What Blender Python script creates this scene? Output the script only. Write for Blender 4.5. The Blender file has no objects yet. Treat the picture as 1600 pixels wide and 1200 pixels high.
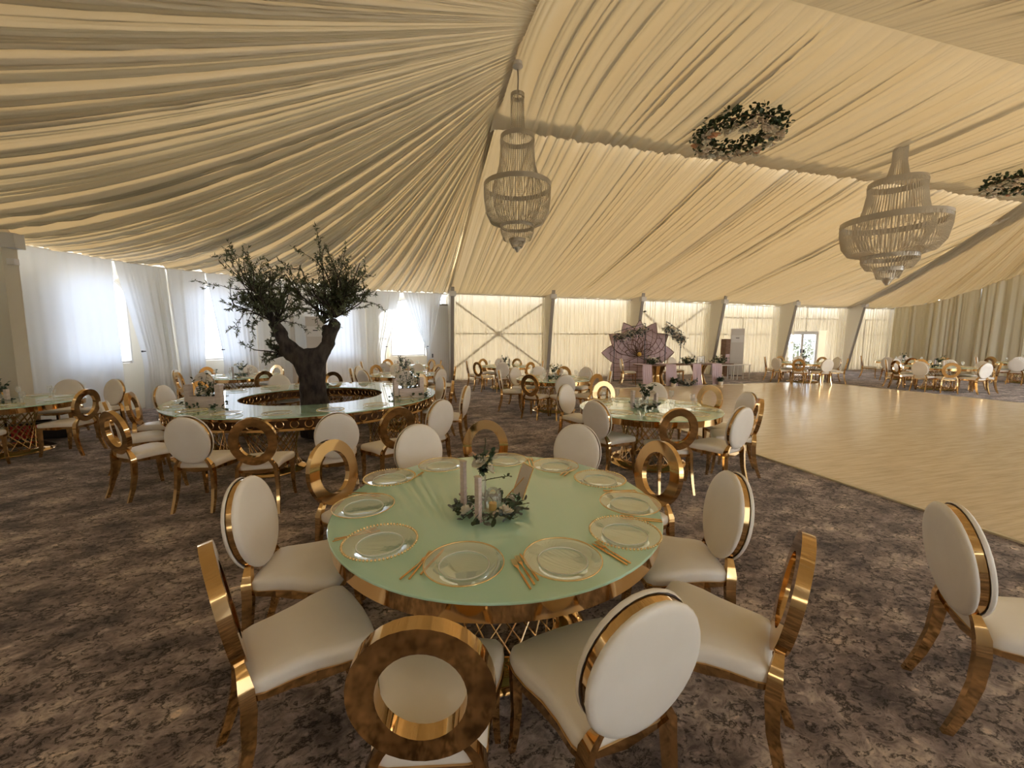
import bpy, bmesh, math, random
import numpy as np
from mathutils import Vector, Matrix
C = bpy.context.scene.collection
S = bpy.context.scene
PI = math.pi
random.seed(7)

# ------------------------------------------------------------------ camera
cd = bpy.data.cameras.new('camera'); cam = bpy.data.objects.new('camera', cd); C.objects.link(cam)
cd.sensor_width = 36; cd.lens = 620/1600*36; cd.clip_end = 300; cd.clip_start = .05
PITCH, YAW, CAMH = math.radians(6.533), math.radians(14.89), 1.70
cam.location = (0, 0, CAMH)
cam.rotation_euler = (PI/2 - PITCH, 0, -YAW)
S.camera = cam

# ------------------------------------------------------------------ light
w = bpy.data.worlds.new('world'); S.world = w; w.use_nodes = True
wn = w.node_tree.nodes; wl = w.node_tree.links
bg = wn['Background']; bg.inputs[0].default_value = (.80, .88, 1, 1); bg.inputs[1].default_value = 5.5
sd = bpy.data.lights.new('sun', 'SUN'); sun = bpy.data.objects.new('sun', sd); C.objects.link(sun)
sd.energy = 31; sd.color = (1, .90, .76); sd.angle = math.radians(3)
saz, sel = math.radians(47), math.radians(30)       # direction to the sun, azimuth from +Y towards +X
sdir = Vector((math.sin(saz)*math.cos(sel), math.cos(saz)*math.cos(sel), math.sin(sel)))
sun.rotation_euler = sdir.to_track_quat('Z', 'Y').to_euler()
S.view_settings.view_transform = 'Standard'; S.view_settings.look = 'None'
S.view_settings.exposure = 0.65; S.view_settings.gamma = 1; S.view_settings.use_curve_mapping = False
S.cycles.max_bounces = 9; S.cycles.diffuse_bounces = 6; S.cycles.transparent_max_bounces = 16
S.cycles.glossy_bounces = 4; S.cycles.transmission_bounces = 6; S.cycles.sample_clamp_indirect = 6

# ------------------------------------------------------------------ helpers
def tag(o, label=None, cat=None, group=None, kind=None):
    if label: o['label'] = label
    if cat: o['category'] = cat
    if group: o['group'] = group
    if kind: o['kind'] = kind
    return o
def thing(name, label, cat, loc=(0, 0, 0), rz=0, group=None):
    o = bpy.data.objects.new(name, None); C.objects.link(o)
    o.empty_display_size = .1
    o.location = loc; o.rotation_euler = (0, 0, rz)
    return tag(o, label, cat, group)
def dup(root, loc, rz, label=None, group=None, parent=None):
    r = root.copy(); C.objects.link(r); r.location = loc; r.rotation_euler = (0, 0, rz)
    if parent: r.parent = parent
    if label: r['label'] = label
    if group: r['group'] = group
    for ch in list(root.children):
        c = ch.copy(); C.objects.link(c); c.parent = r
        for g in ch.children:
            d = g.copy(); C.objects.link(d); d.parent = c
    return r
def mesh_of(name, V, F, m, smooth=False, sharp=None):
    me = bpy.data.meshes.new(name); me.from_pydata([tuple(map(float, v)) for v in V], [], F)
    me.materials.append(m)
    if smooth:
        me.polygons.foreach_set('use_smooth', [True]*len(me.polygons))
        if sharp: me.set_sharp_from_angle(angle=math.radians(sharp))
    me.update(); return me
def obj(name, me, parent=None, loc=None, rot=None, label=None):
    o = bpy.data.objects.new(name, me); C.objects.link(o)
    if parent: o.parent = parent
    if loc: o.location = loc
    if rot: o.rotation_euler = rot
    if label: o['label'] = label
    return o

class MB:
    def __init__(s): s.V = []; s.F = []
    def add(s, V, F):
        b = len(s.V); s.V += [tuple(v) for v in V]; s.F += [tuple(i+b for i in f) for f in F]; return s
    def box(s, x0, x1, y0, y1, z0, z1, M=None):
        V = [Vector((x, y, z)) for z in (z0, z1) for y in (y0, y1) for x in (x0, x1)]
        if M is not None: V = [M @ v for v in V]
        return s.add(V, [(0,2,3,1),(4,5,7,6),(0,1,5,4),(2,6,7,3),(0,4,6,2),(1,3,7,5)])
    def bar(s, a, b, w, h=None, up=(0, 0, 1)):
        a = Vector(a); b = Vector(b); h = h or w; d = (b-a).normalized(); up = Vector(up)
        if abs(d.dot(up)) > .98: up = Vector((1, 0, 0))
        x = d.cross(up).normalized(); y = x.cross(d)
        V = [p + x*sx*w/2 + y*sy*h/2 for p in (a, b) for sx, sy in ((-1,-1),(1,-1),(1,1),(-1,1))]
        return s.add(V, [(3,2,1,0),(4,5,6,7),(0,1,5,4),(1,2,6,5),(2,3,7,6),(3,0,4,7)])
    def tube(s, P, r, n=6, closed=False, cap=True):
        P = [Vector(p) for p in P]; N = len(P); rr = r if hasattr(r, '__len__') else [r]*N
        V = []; pu = None
        for i, p in enumerate(P):
            a = P[(i-1) % N] if (closed or i > 0) else p; b = P[(i+1) % N] if (closed or i < N-1) else p
            d = (b-a).normalized()
            if pu is None:
                u = d.cross(Vector((0, 0, 1)));
                if u.length < .1: u = d.cross(Vector((1, 0, 0)))
            else: u = pu - d*pu.dot(d)
            u.normalize(); pu = u; v = d.cross(u)
            for k in range(n):
                t = 2*PI*k/n; V.append(p + (u*math.cos(t)+v*math.sin(t))*rr[i])
        F = []
        for i in range(N if closed else N-1):
            j = (i+1) % N
            for k in range(n):
                F.append((i*n+k, i*n+(k+1) % n, j*n+(k+1) % n, j*n+k))
        if cap and not closed:
            F.append(tuple(range(n))[::-1]); F.append(tuple((N-1)*n+k for k in range(n)))
        return s.add(V, F)
    def lathe(s, prof, n=32, cx=0, cy=0, cap=False):
        V = []; F = []; m = len(prof)
        for i in range(n):
            t = 2*PI*i/n; c, q = math.cos(t), math.sin(t)
            for r, z in prof: V.append((cx+r*c, cy+r*q, z))
        for i in range(n):
            j = (i+1) % n
            for k in range(m-1): F.append((i*m+k, j*m+k, j*m+k+1, i*m+k+1))
        if cap:
            F.append(tuple(i*m+m-1 for i in range(n))); F.append(tuple(i*m for i in range(n))[::-1])
        return s.add(V, F)
    def sphere(s, c, r, n=8, m=5, sz=1):
        prof = [(max(r*math.sin(PI*k/m), 1e-4), c[2]-r*sz*math.cos(PI*k/m)) for k in range(m+1)]
        return s.lathe(prof, n, c[0], c[1])
    def prism(s, P, z0, z1, M=None):
        n = len(P); V = [Vector((x, y, z0)) for x, y in P] + [Vector((x, y, z1)) for x, y in P]
        if M is not None: V = [M @ v for v in V]
        F = [tuple(range(n))[::-1], tuple(range(n, 2*n))] + [(i, (i+1) % n, n+(i+1) % n, n+i) for i in range(n)]
        return s.add(V, F)
    def mesh(s, name, m, smooth=False, sharp=None): return mesh_of(name, s.V, s.F, m, smooth, sharp)
    def build(s, name, m, parent=None, smooth=False, sharp=None, **k):
        return obj(name, s.mesh(name, m, smooth, sharp), parent, **k)

def mat(name, col, rough=.5, metal=0, spec=.5, coat=0, trans=0, ior=1.45, emit=None, sheen=0):
    m = bpy.data.materials.new(name); m.use_nodes = True; b = m.node_tree.nodes['Principled BSDF']
    b.inputs['Base Color'].default_value = (*col, 1); b.inputs['Roughness'].default_value = rough
    b.inputs['Metallic'].default_value = metal; b.inputs['Specular IOR Level'].default_value = spec
    b.inputs['Coat Weight'].default_value = coat; b.inputs['Coat Roughness'].default_value = .03
    b.inputs['Transmission Weight'].default_value = trans; b.inputs['IOR'].default_value = ior
    b.inputs['Sheen Weight'].default_value = sheen
    return m
def nod(m, t, **k):
    n = m.node_tree.nodes.new(t)
    for a, v in k.items():
        if a in n.inputs: n.inputs[a].default_value = v
        else: setattr(n, a, v)
    return n
def ramp(m, pts):
    r = m.node_tree.nodes.new('ShaderNodeValToRGB'); e = r.color_ramp.elements
    while len(e) < len(pts): e.new(.5)
    for i, (p, c) in enumerate(pts): e[i].position = p; e[i].color = (*c, 1)
    return r
def noisy(m, c1, c2, scale=8, bump=0, detail=4, stretch=(1, 1, 1), lo=.35, hi=.65):
    nt = m.node_tree; b = nt.nodes['Principled BSDF']
    tc = nod(m, 'ShaderNodeTexCoord'); mp = nod(m, 'ShaderNodeMapping'); mp.inputs['Scale'].default_value = stretch
    n = nod(m, 'ShaderNodeTexNoise'); n.inputs['Scale'].default_value = scale; n.inputs['Detail'].default_value = detail
    r = ramp(m, [(lo, c1), (hi, c2)])
    nt.links.new(tc.outputs['Object'], mp.inputs[0]); nt.links.new(mp.outputs[0], n.inputs['Vector'])
    nt.links.new(n.outputs[0], r.inputs[0]); nt.links.new(r.outputs[0], b.inputs['Base Color'])
    if bump:
        bp = nod(m, 'ShaderNodeBump'); bp.inputs['Strength'].default_value = bump; bp.inputs['Distance'].default_value = .01
        nt.links.new(n.outputs[0], bp.inputs['Height']); nt.links.new(bp.outputs[0], b.inputs['Normal'])
    return m
def cloth(name, col, tcol, k=.5, clear=0, bump=.1, scale=260):
    """woven cloth: diffuse front, translucent through, open weave"""
    m = bpy.data.materials.new(name); m.use_nodes = True; nt = m.node_tree
    nt.nodes.remove(nt.nodes['Principled BSDF']); out = nt.nodes['Material Output']
    d = nod(m, 'ShaderNodeBsdfDiffuse'); d.inputs[0].default_value = (*col, 1)
    t = nod(m, 'ShaderNodeBsdfTranslucent'); t.inputs[0].default_value = (*tcol, 1)
    g = nod(m, 'ShaderNodeBsdfGlossy'); g.inputs[0].default_value = (1, .97, .9, 1); g.inputs['Roughness'].default_value = .5
    mx = nod(m, 'ShaderNodeMixShader'); mx.inputs[0].default_value = k
    nt.links.new(d.outputs[0], mx.inputs[1]); nt.links.new(t.outputs[0], mx.inputs[2])
    m2 = nod(m, 'ShaderNodeMixShader'); m2.inputs[0].default_value = .06
    nt.links.new(mx.outputs[0], m2.inputs[1]); nt.links.new(g.outputs[0], m2.inputs[2])
    last = m2
    if clear:
        tr = nod(m, 'ShaderNodeBsdfTransparent'); m3 = nod(m, 'ShaderNodeMixShader'); m3.inputs[0].default_value = clear
        lw = nod(m, 'ShaderNodeLayerWeight'); lw.inputs[0].default_value = .5; mr = nod(m, 'ShaderNodeMapRange')
        mr.inputs['From Min'].default_value = .02; mr.inputs['From Max'].default_value = .75; mr.inputs['To Min'].default_value = clear*1.3; mr.inputs['To Max'].default_value = 0
        nt.links.new(lw.outputs['Facing'], mr.inputs['Value']); nt.links.new(mr.outputs[0], m3.inputs[0])
        nt.links.new(m2.outputs[0], m3.inputs[1]); nt.links.new(tr.outputs[0], m3.inputs[2]); last = m3
    if bump:
        tc = nod(m, 'ShaderNodeTexCoord'); n = nod(m, 'ShaderNodeTexNoise'); n.inputs['Scale'].default_value = 3; n.inputs['Detail'].default_value = 5
        bp = nod(m, 'ShaderNodeBump'); bp.inputs['Strength'].default_value = bump; bp.inputs['Distance'].default_value = .03
        nt.links.new(tc.outputs['Object'], n.inputs['Vector']); nt.links.new(n.outputs[0], bp.inputs['Height'])
        nt.links.new(bp.outputs[0], d.inputs['Normal']); nt.links.new(bp.outputs[0], t.inputs['Normal'])
    nt.links.new(last.outputs[0], out.inputs[0])
    return m
def clearglass(name, tint=(.985, .99, .985), k=.03, haze=0):
    m = bpy.data.materials.new(name); m.use_nodes = True; nt = m.node_tree
    nt.nodes.remove(nt.nodes['Principled BSDF']); out = nt.nodes['Material Output']
    t = nod(m, 'ShaderNodeBsdfTransparent'); t.inputs[0].default_value = (*tint, 1)
    g = nod(m, 'ShaderNodeBsdfGlossy'); g.inputs['Roughness'].default_value = .04
    lw = nod(m, 'ShaderNodeLayerWeight'); lw.inputs[0].default_value = .35
    ad = nod(m, 'ShaderNodeMath', operation='MULTIPLY_ADD'); ad.inputs[1].default_value = .45; ad.inputs[2].default_value = k
    mx = nod(m, 'ShaderNodeMixShader')
    nt.links.new(lw.outputs['Fresnel'], ad.inputs[0]); nt.links.new(ad.outputs[0], mx.inputs[0])
    nt.links.new(t.outputs[0], mx.inputs[1]); nt.links.new(g.outputs[0], mx.inputs[2]);     last = mx
    if haze:
        df = nod(m, 'ShaderNodeBsdfDiffuse'); df.inputs[0].default_value = (.9, .9, .86, 1); mz = nod(m, 'ShaderNodeMixShader'); mz.inputs[0].default_value = haze
        nt.links.new(mx.outputs[0], mz.inputs[1]); nt.links.new(df.outputs[0], mz.inputs[2]); last = mz
    nt.links.new(last.outputs[0], out.inputs[0])
    return m

M = {}
M['ceil'] = cloth('ceiling_cloth', (.54, .48, .37), (.66, .465, .22), .031)
M['sheer'] = cloth('sheer_curtain', (.82, .78, .68), (.84, .79, .66), .42, .40)
M['sheerw'] = cloth('white_sheer', (.78, .77, .73), (.70, .77, .88), .29, .0)
M['sheerf'] = cloth('front_sheer', (.82, .78, .68), (.80, .74, .60), .42, .12)
M['drape'] = cloth('gold_drape', (.76, .69, .50), (.60, .52, .32), .3)
M['pvc'] = cloth('tent_wall', (.80, .78, .72), (.85, .80, .68), .10, 0, 0)
M['pvcb'] = cloth('back_tent_wall', (.80, .78, .72), (.92, .87, .76), .20, 0, 0)
M['wrap'] = cloth('wrap_cloth', (.80, .75, .64), (.5, .45, .35), .2)
M['steel'] = mat('painted_steel', (.30, .27, .24), .45, .2)
M['white'] = mat('white_paint', (.72, .71, .70), .4)
M['whitem'] = mat('white_metal', (.62, .60, .57), .35)
M['dark'] = mat('dark_plastic', (.03, .03, .035), .4)
M['gold'] = noisy(mat('polished_gold', (.72, .47, .22), .07, 1), (.66, .43, .20), (.74, .51, .26), 2.5)
M['goldl'] = mat('gold_wire', (.80, .54, .28), .22, 1)
M['goldb'] = mat('brass_cutlery', (.85, .52, .22), .22, 1)
M['goldr'] = mat('gold_rim', (.86, .66, .34), .25, .8)
M['leather'] = noisy(mat('white_leather', (.74, .70, .65), .38, 0, .5), (.85, .80, .73), (.90, .86, .80), 3, .05)
M['mint'] = mat('mint_glass', (.50, .80, .66), .03, 0, .8, 1)
M['mintedge'] = mat('glass_edge', (.18, .36, .26), .08, 0, .6, .5)
M['glass'] = clearglass('clear_glass', (.985, .99, .985), .05, .10)
M['highlight'] = mat('painted_glass_highlight', (.80, .84, .78), .12, 0, .9)  # pale colour stands in for the bright glint around each plate well
M['pane'] = clearglass('window_glass', (.96, .98, 1), .03)
M['bark'] = noisy(mat('bark', (.05, .04, .04), .9), (.018, .015, .016), (.075, .06, .055), 14, .9, 6, (1, 1, .4))
M['leaf'] = noisy(mat('olive_leaf', (.10, .12, .06), .6), (.05, .065, .03), (.14, .16, .09), 3)
M['leafd'] = noisy(mat('dark_leaf', (.03, .06, .03), .5), (.015, .035, .018), (.06, .10, .05), 30)
M['leafg'] = noisy(mat('grey_leaf', (.10, .12, .11), .6), (.06, .08, .08), (.15, .18, .16), 30)
M['rose'] = noisy(mat('white_petal', (.75, .70, .58), .6), (.66, .60, .46), (.82, .79, .70), 40)
M['peach'] = mat('peach_petal', (.72, .42, .26), .6)
M['blush'] = mat('blush_petal', (.74, .65, .54), .6)
M['yellow'] = mat('yellow_wax', (.85, .55, .12), .5)
M['mauve'] = noisy(mat('mauve_panel', (.55, .40, .42), .7), (.50, .36, .38), (.60, .46, .48), 5)
M['mauvecloth'] = mat('mauve_cloth', (.52, .40, .45), .8, sheen=.3)
M['pinkwood'] = noisy(mat('pale_pink_wood', (.60, .50, .46), .6), (.54, .44, .41), (.66, .56, .52), 9, .1, 4, (1, 1, 6))
M['crystal'] = mat('bead_crystal', (.60, .55, .46), .18, .2, .8)
M['chrome'] = mat('chandelier_band', (.45, .42, .37), .35, .7)
M['paper'] = mat('cream_card', (.66, .58, .50), .7)
M['wooddark'] = noisy(mat('brown_wood', (.16, .08, .04), .5), (.11, .05, .025), (.2, .11, .06), 6, .1, 4, (1, 1, 8))
M['acgrey'] = mat('unit_housing', (.60, .57, .54), .45)
M['outside'] = mat('outside_paving', (.45, .44, .42), .9)
M['bronze'] = mat('dark_bronze', (.10, .055, .03), .35, .8)
M['red'] = mat('red_cover', (.5, .02, .03), .5)

# carpet
m = M['carpet'] = mat('patterned_carpet', (.1, .08, .07), .95, spec=.15, sheen=.15); nt = m.node_tree; b = nt.nodes['Principled BSDF']
tc = nod(m, 'ShaderNodeTexCoord')
def mapd(scale, rot=0):
    mp = nod(m, 'ShaderNodeMapping'); mp.inputs['Scale'].default_value = scale; mp.inputs['Rotation'].default_value = (0, 0, rot)
    nt.links.new(tc.outputs['Object'], mp.inputs[0]); return mp
mp1 = mapd((1, 1, 1)); mp2 = mapd((.9, 1.25, 1), -.1)
n1 = nod(m, 'ShaderNodeTexNoise', Scale=2.6, Detail=7, Roughness=.68); nt.links.new(mp2.outputs[0], n1.inputs['Vector'])
n2 = nod(m, 'ShaderNodeTexNoise', Scale=11, Detail=4, Roughness=.6); nt.links.new(mp2.outputs[0], n2.inputs['Vector'])
n2.inputs['Distortion'].default_value = 1.6
n3 = nod(m, 'ShaderNodeTexNoise', Scale=1.1, Detail=2); nt.links.new(mp1.outputs[0], n3.inputs['Vector'])
vo = nod(m, 'ShaderNodeTexVoronoi', feature='DISTANCE_TO_EDGE'); vo.inputs['Scale'].default_value = 12
ds = nod(m, 'ShaderNodeMixRGB', blend_type='ADD'); ds.inputs[0].default_value = .5
nt.links.new(mp2.outputs[0], ds.inputs[1]); nt.links.new(n1.outputs['Color'], ds.inputs[2]); nt.links.new(ds.outputs[0], vo.inputs['Vector'])
base = ramp(m, [(.34, (.08, .064, .062)), (.45, (.215, .165, .15)), (.55, (.39, .31, .275)), (.66, (.66, .54, .45))])
nt.links.new(n1.outputs[0], base.inputs[0])
ink = ramp(m, [(.0, (.06, .055, .055)), (.22, (1, 1, 1))]); nt.links.new(vo.outputs['Distance'], ink.inputs[0])
gate = ramp(m, [(.46, (0, 0, 0)), (.54, (1, 1, 1))]); nt.links.new(n2.outputs[0], gate.inputs[0])
mi = nod(m, 'ShaderNodeMixRGB', blend_type='MULTIPLY'); nt.links.new(gate.outputs[0], mi.inputs[0])
nt.links.new(base.outputs[0], mi.inputs[1]); nt.links.new(ink.outputs[0], mi.inputs[2])
sp = ramp(m, [(.33, (.38, .36, .38)), (.46, (.95, .95, .95)), (.56, (1.1, 1.1, 1.1)), (.68, (1.75, 1.7, 1.6))]); nt.links.new(n2.outputs[0], sp.inputs[0])
mj = nod(m, 'ShaderNodeMixRGB', blend_type='MULTIPLY'); mj.inputs[0].default_value = .8
nt.links.new(mi.outputs[0], mj.inputs[1]); nt.links.new(sp.outputs[0], mj.inputs[2])
nt.links.new(mj.outputs[0], b.inputs['Base Color'])
bp = nod(m, 'ShaderNodeBump', Strength=.35, Distance=.006); nf = nod(m, 'ShaderNodeTexNoise', Scale=220, Detail=2)
nt.links.new(tc.outputs['Object'], nf.inputs['Vector']); nt.links.new(nf.outputs[0], bp.inputs['Height']); nt.links.new(bp.outputs[0], b.inputs['Normal'])

# dance floor
m = M['dance'] = mat('pale_vinyl_wood', (.5, .4, .27), .17, spec=.6); nt = m.node_tree; b = nt.nodes['Principled BSDF']
tc = nod(m, 'ShaderNodeTexCoord'); mp = nod(m, 'ShaderNodeMapping'); mp.inputs['Scale'].default_value = (.8, 9, 1)
n = nod(m, 'ShaderNodeTexNoise', Scale=2.2, Detail=6, Roughness=.6); r = ramp(m, [(.35, (.62, .51, .35)), (.52, (.72, .60, .43)), (.68, (.78, .67, .50))])
br = nod(m, 'ShaderNodeTexBrick'); br.inputs['Scale'].default_value = 1; br.inputs['Mortar Size'].default_value = .003
br.inputs['Brick Width'].default_value = 1.6; br.inputs['Row Height'].default_value = .18; br.inputs['Color1'].default_value = (.95, .95, .95, 1)
br.inputs['Color2'].default_value = (1, 1, 1, 1); br.inputs['Mortar'].default_value = (.6, .6, .6, 1)
mu = nod(m, 'ShaderNodeMixRGB', blend_type='MULTIPLY'); mu.inputs[0].default_value = .6
nt.links.new(tc.outputs['Object'], mp.inputs[0]); nt.links.new(mp.outputs[0], n.inputs['Vector']); nt.links.new(n.outputs[0], r.inputs[0])
nt.links.new(tc.outputs['Object'], br.inputs['Vector']); nt.links.new(r.outputs[0], mu.inputs[1]); nt.links.new(br.outputs[0], mu.inputs[2])
nt.links.new(mu.outputs[0], b.inputs['Base Color'])
n5 = nod(m, 'ShaderNodeTexNoise', Scale=1.2, Detail=2); bp = nod(m, 'ShaderNodeBump', Strength=.02, Distance=.05)
nt.links.new(tc.outputs['Object'], n5.inputs['Vector']); nt.links.new(n5.outputs[0], bp.inputs['Height']); nt.links.new(bp.outputs[0], b.inputs['Normal'])

# ------------------------------------------------------------------ setting: floor
def struct(o): o['kind'] = 'structure'; return o
XR = 26.2; YF = 16.1
struct(MB().box(-9, XR+.6, -5, 17.4, -.06, 0).build('floor', M['carpet']))
dfl = struct(MB().box(4.94, 15.62, -3.0, 12.05, .001, .012).build('floor_dance', M['dance']))
tr = MB()
tr.box(4.90, 4.945, -3, 12.09, .001, .018); tr.box(15.615, 15.66, -3, 12.09, .001, .018); tr.box(4.90, 15.66, 12.045, 12.09, .001, .018)
struct(tr.build('trim_1', M['drape']))
struct(MB().box(-60, 90, -40, 90, -.3, -.08).build('ground', M['outside']))

# ------------------------------------------------------------------ pleated cloth
def foldprofile(n, spacing, seed, L):
    """1-D fold heights along L metres, n samples: irregular asymmetric pleats"""
    rs = np.random.RandomState(seed); x = np.linspace(0, L, n); h = np.zeros(n)
    for sc, amp in ((spacing, 1.0), (spacing*3.3, .8), (spacing*.45, .30)):
        e = [0.]
        while e[-1] < L: e.append(e[-1]+sc*float(np.clip(rs.lognormal(0, .45), .35, 2.4)))
        e = np.array(e); i = np.clip(np.searchsorted(e, x, side='right')-1, 0, len(e)-2)
        f = (x-e[i])/(e[i+1]-e[i]); pk = rs.uniform(.25, .75, len(e))[i]; a = rs.uniform(.45, 1.1, len(e))[i]
        g = np.where(f < pk, f/pk, (1-f)/(1-pk)); h += amp*a*(g**.75*(1.6-.6*g))
    return h - h.mean()
def ruled(name, top, bot, nu, nv, prof, amp, sag, m, wav=0, seed=0, drift=0):
    """top/bot: arrays (nu,3); folds run from top to bottom; amp(v), sag(u,v)"""
    rs = np.random.RandomState(seed); V = np.zeros((nv, nu, 3)); u = np.linspace(0, 1, nu)
    for j in range(nv):
        v = j/(nv-1); P = top*(1-v)+bot*v
        dr = drift*math.sin(v*2.6+seed); pr = np.interp(u+dr*.01, u, prof)
        P = P.copy(); P[:, 2] += amp(v, u)*pr - sag(u, v)
        V[j] = P
    idx = np.arange(nu*nv).reshape(nv, nu)
    F = np.stack([idx[:-1, :-1], idx[:-1, 1:], idx[1:, 1:], idx[1:, :-1]], -1).reshape(-1, 4)
    me = bpy.data.meshes.new(name); me.from_pydata(V.reshape(-1, 3).tolist(), [], F.tolist()); me.materials.append(m)
    me.polygons.foreach_set('use_smooth', [True]*len(me.polygons)); me.update()
    return obj(name, me)
def along(poly, n, s0=0, s1=1):
    P = np.array(poly, float); d = np.r_[0, np.cumsum(np.linalg.norm(np.diff(P[:, :2], axis=0), axis=1))]; s = np.linspace(s0, s1, n)*d[-1]
    return np.stack([np.interp(s, d, P[:, k]) for k in range(P.shape[1])], -1), d[-1]

XL = 1.74
WALL = [(XL, 16.1), (-1.1, 15.8), (-5.85, 12.0), (-7.0, 9.7), (-7.9, 6.8), (-8, 3), (-6.5, -.5), (-3, -3.3), (XL, -3.9)]
# far slope
nu = 1500; X = np.linspace(XL-.12, 23.4, nu)
tY = np.where(X < 18.1, 7.55, np.minimum(7.55+(X-18.1)/5.15*(15.9-7.55), 15.95)); tZ = 5.80-(tY-7.55)*.27
top = np.stack([X, tY, tZ], -1); bot = np.stack([X, np.full(nu, 16.15), np.interp(X, [XL, 10, 22.65], [3.47, 3.42, 3.28])], -1)
struct(ruled('ceiling', top, bot, nu, 22, foldprofile(nu, .20, 3, 21), lambda v, u: .13*(1-.75*v**3)+.012, lambda u, v: .16*4*v*(1-v)*np.clip((1-u)*6, .2, 1), M['ceil'], drift=.3))
# centre panel sagging between the two upper beams
nu = 1100; X = np.linspace(XL-.10, 17.6, nu)
top = np.stack([X, np.full(nu, 7.78), np.full(nu, 5.61)], -1); bot = np.stack([X, np.full(nu, 4.25), np.full(nu, 5.76)], -1)
def csag(u, v):
    mid = np.interp(u*15.9, [0, .6, 3.5, 16], [-.24, -.14, .12, .14]); return mid*4*v*(1-v)
struct(ruled('ceiling', top, bot, nu, 26, foldprofile(nu, .26, 11, 16), lambda v, u: (.06+.09*math.sin(PI*v))*min(1, (1-v)*12)+.0*u, csag, M['ceil'], drift=.8))
# near slope
top = np.stack([X, np.full(nu, 4.25), np.full(nu, 5.76)], -1); bot = np.stack([X, np.full(nu, -3.9), np.full(nu, 3.45)], -1)
struct(ruled('ceiling', top, bot, nu, 16, foldprofile(nu, .22, 17, 16), lambda v, u: .12*min(1, v*8)+.0*u, lambda u, v: .2*4*v*(1-v)+0*u, M['ceil'], drift=.3))
# left end: a fan gathered on the last rafter
nu = 2200
bot, L = along([(a, b_, 3.47) for a, b_ in WALL], nu)
uu = np.linspace(0, 1, nu); yt = np.interp(uu, [0, .10, .9, 1], [7.78, 7.2, 4.6, 4.3]); zt = np.interp(yt, [4.3, 6.1, 7.78], [5.84, 5.95, 5.68])
top = np.stack([np.full(nu, XL), yt, zt], -1)
def fsag(u, v): return (.62*np.clip(np.sin(PI*u), 0, 1)**.7*np.clip(u*9, 0, 1))*4*(v*(1-v))*(.55+.45*v)
struct(ruled('ceiling', top, bot, nu, 40, foldprofile(nu, .165, 29, L), lambda v, u: .014+.15*min(1, v*1.5)*(1-.55*v**6), fsag, M['ceil'], drift=.5))
# right end fan
RAIL = [(16.15, 3.36), (14.5, 3.49), (13, 3.94), (12.2, 4.25), (11.4, 4.48), (8.5, 5.2), (6, 5.5), (3.5, 5.2), (0, 4.3), (-3.9, 3.4)]
bot, L = along([(22.65, 16.15, 3.28), (XR, 16.15, 3.36)]+[(XR, y, z) for y, z in RAIL[1:]], 1000)
uu = np.linspace(0, 1, 1000); yt = np.interp(uu, [0, 1], [7.78, 4.3]); zt = np.interp(yt, [4.3, 6.1, 7.78], [5.84, 5.9, 5.68])
top = np.stack([np.full(1000, 17.45), yt, zt], -1)
struct(ruled('ceiling', top, bot, 1000, 24, foldprofile(1000, .2, 31, L), lambda v, u: .02+.20*min(1, v*1.5)*(1-.6*v**4), lambda u, v: .22*4*v*(1-v)+0*u, M['ceil'], drift=.5))

# ------------------------------------------------------------------ setting: curtains and tent walls
def pathfn(poly):
    P = np.array(poly, float); d = np.r_[0, np.cumsum(np.linalg.norm(np.diff(P, axis=0), axis=1))]
    def f(s):
        x = np.interp(s, d, P[:, 0]); y = np.interp(s, d, P[:, 1]); e = .15
        tx = np.interp(s+e, d, P[:, 0])-np.interp(s-e, d, P[:, 0]); ty = np.interp(s+e, d, P[:, 1])-np.interp(s-e, d, P[:, 1])
        q = np.hypot(tx, ty)+1e-9; return x, y, ty/q, -tx/q
    return f, d[-1]
_wf, WL = pathfn(WALL)
def wf(s):
    x, y, nx, ny = _wf(s); return x, y, -nx, -ny
def curtain(name, label, pf, s0, s1, ztop, m, off=.12, n=None, amp=.035, seed=0, sl=None, sr=None, spacing=.13, flip=1, zb=.015, tilt=0):
    """sl/sr: lists of (z, s) for edges that are not plumb"""
    L = abs(s1-s0); nu = max(24, int(L/ (spacing/7))); nv = 15 if (sl or sr) else 7
    pr = foldprofile(nu, spacing, seed, L); u = np.linspace(0, 1, nu); V = np.zeros((nv, nu, 3))
    for j in range(nv):
        k = 1-j/(nv-1); zmid = zb+(np.mean(ztop(np.array([s0, s1])))-zb)*k
        a = np.interp(zmid, [q[0] for q in sl], [q[1] for q in sl]) if sl else s0
        b_ = np.interp(zmid, [q[0] for q in sr], [q[1] for q in sr]) if sr else s1
        s = a+(b_-a)*u + tilt*(1-k)*.02*np.sin(u*37+seed); x, y, nx, ny = pf(s); zt = ztop(s0+(s1-s0)*u)
        g = amp*(1.25-.45*k)*pr*flip + off*flip
        V[j, :, 0] = x+nx*g; V[j, :, 1] = y+ny*g; V[j, :, 2] = zb+(zt-zb)*k
    idx = np.arange(nu*nv).reshape(nv, nu)
    F = np.stack([idx[:-1, :-1], idx[:-1, 1:], idx[1:, 1:], idx[1:, :-1]], -1).reshape(-1, 4)
    me = bpy.data.meshes.new(name); me.from_pydata(V.reshape(-1, 3).tolist(), [], F.tolist()); me.materials.append(m)
    me.polygons.foreach_set('use_smooth', [True]*len(me.polygons)); me.update()
    o = obj(name, me)
    return tag(o, label, 'curtain')
zc = lambda z: (lambda s: np.full(np.shape(s), z, float))
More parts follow.
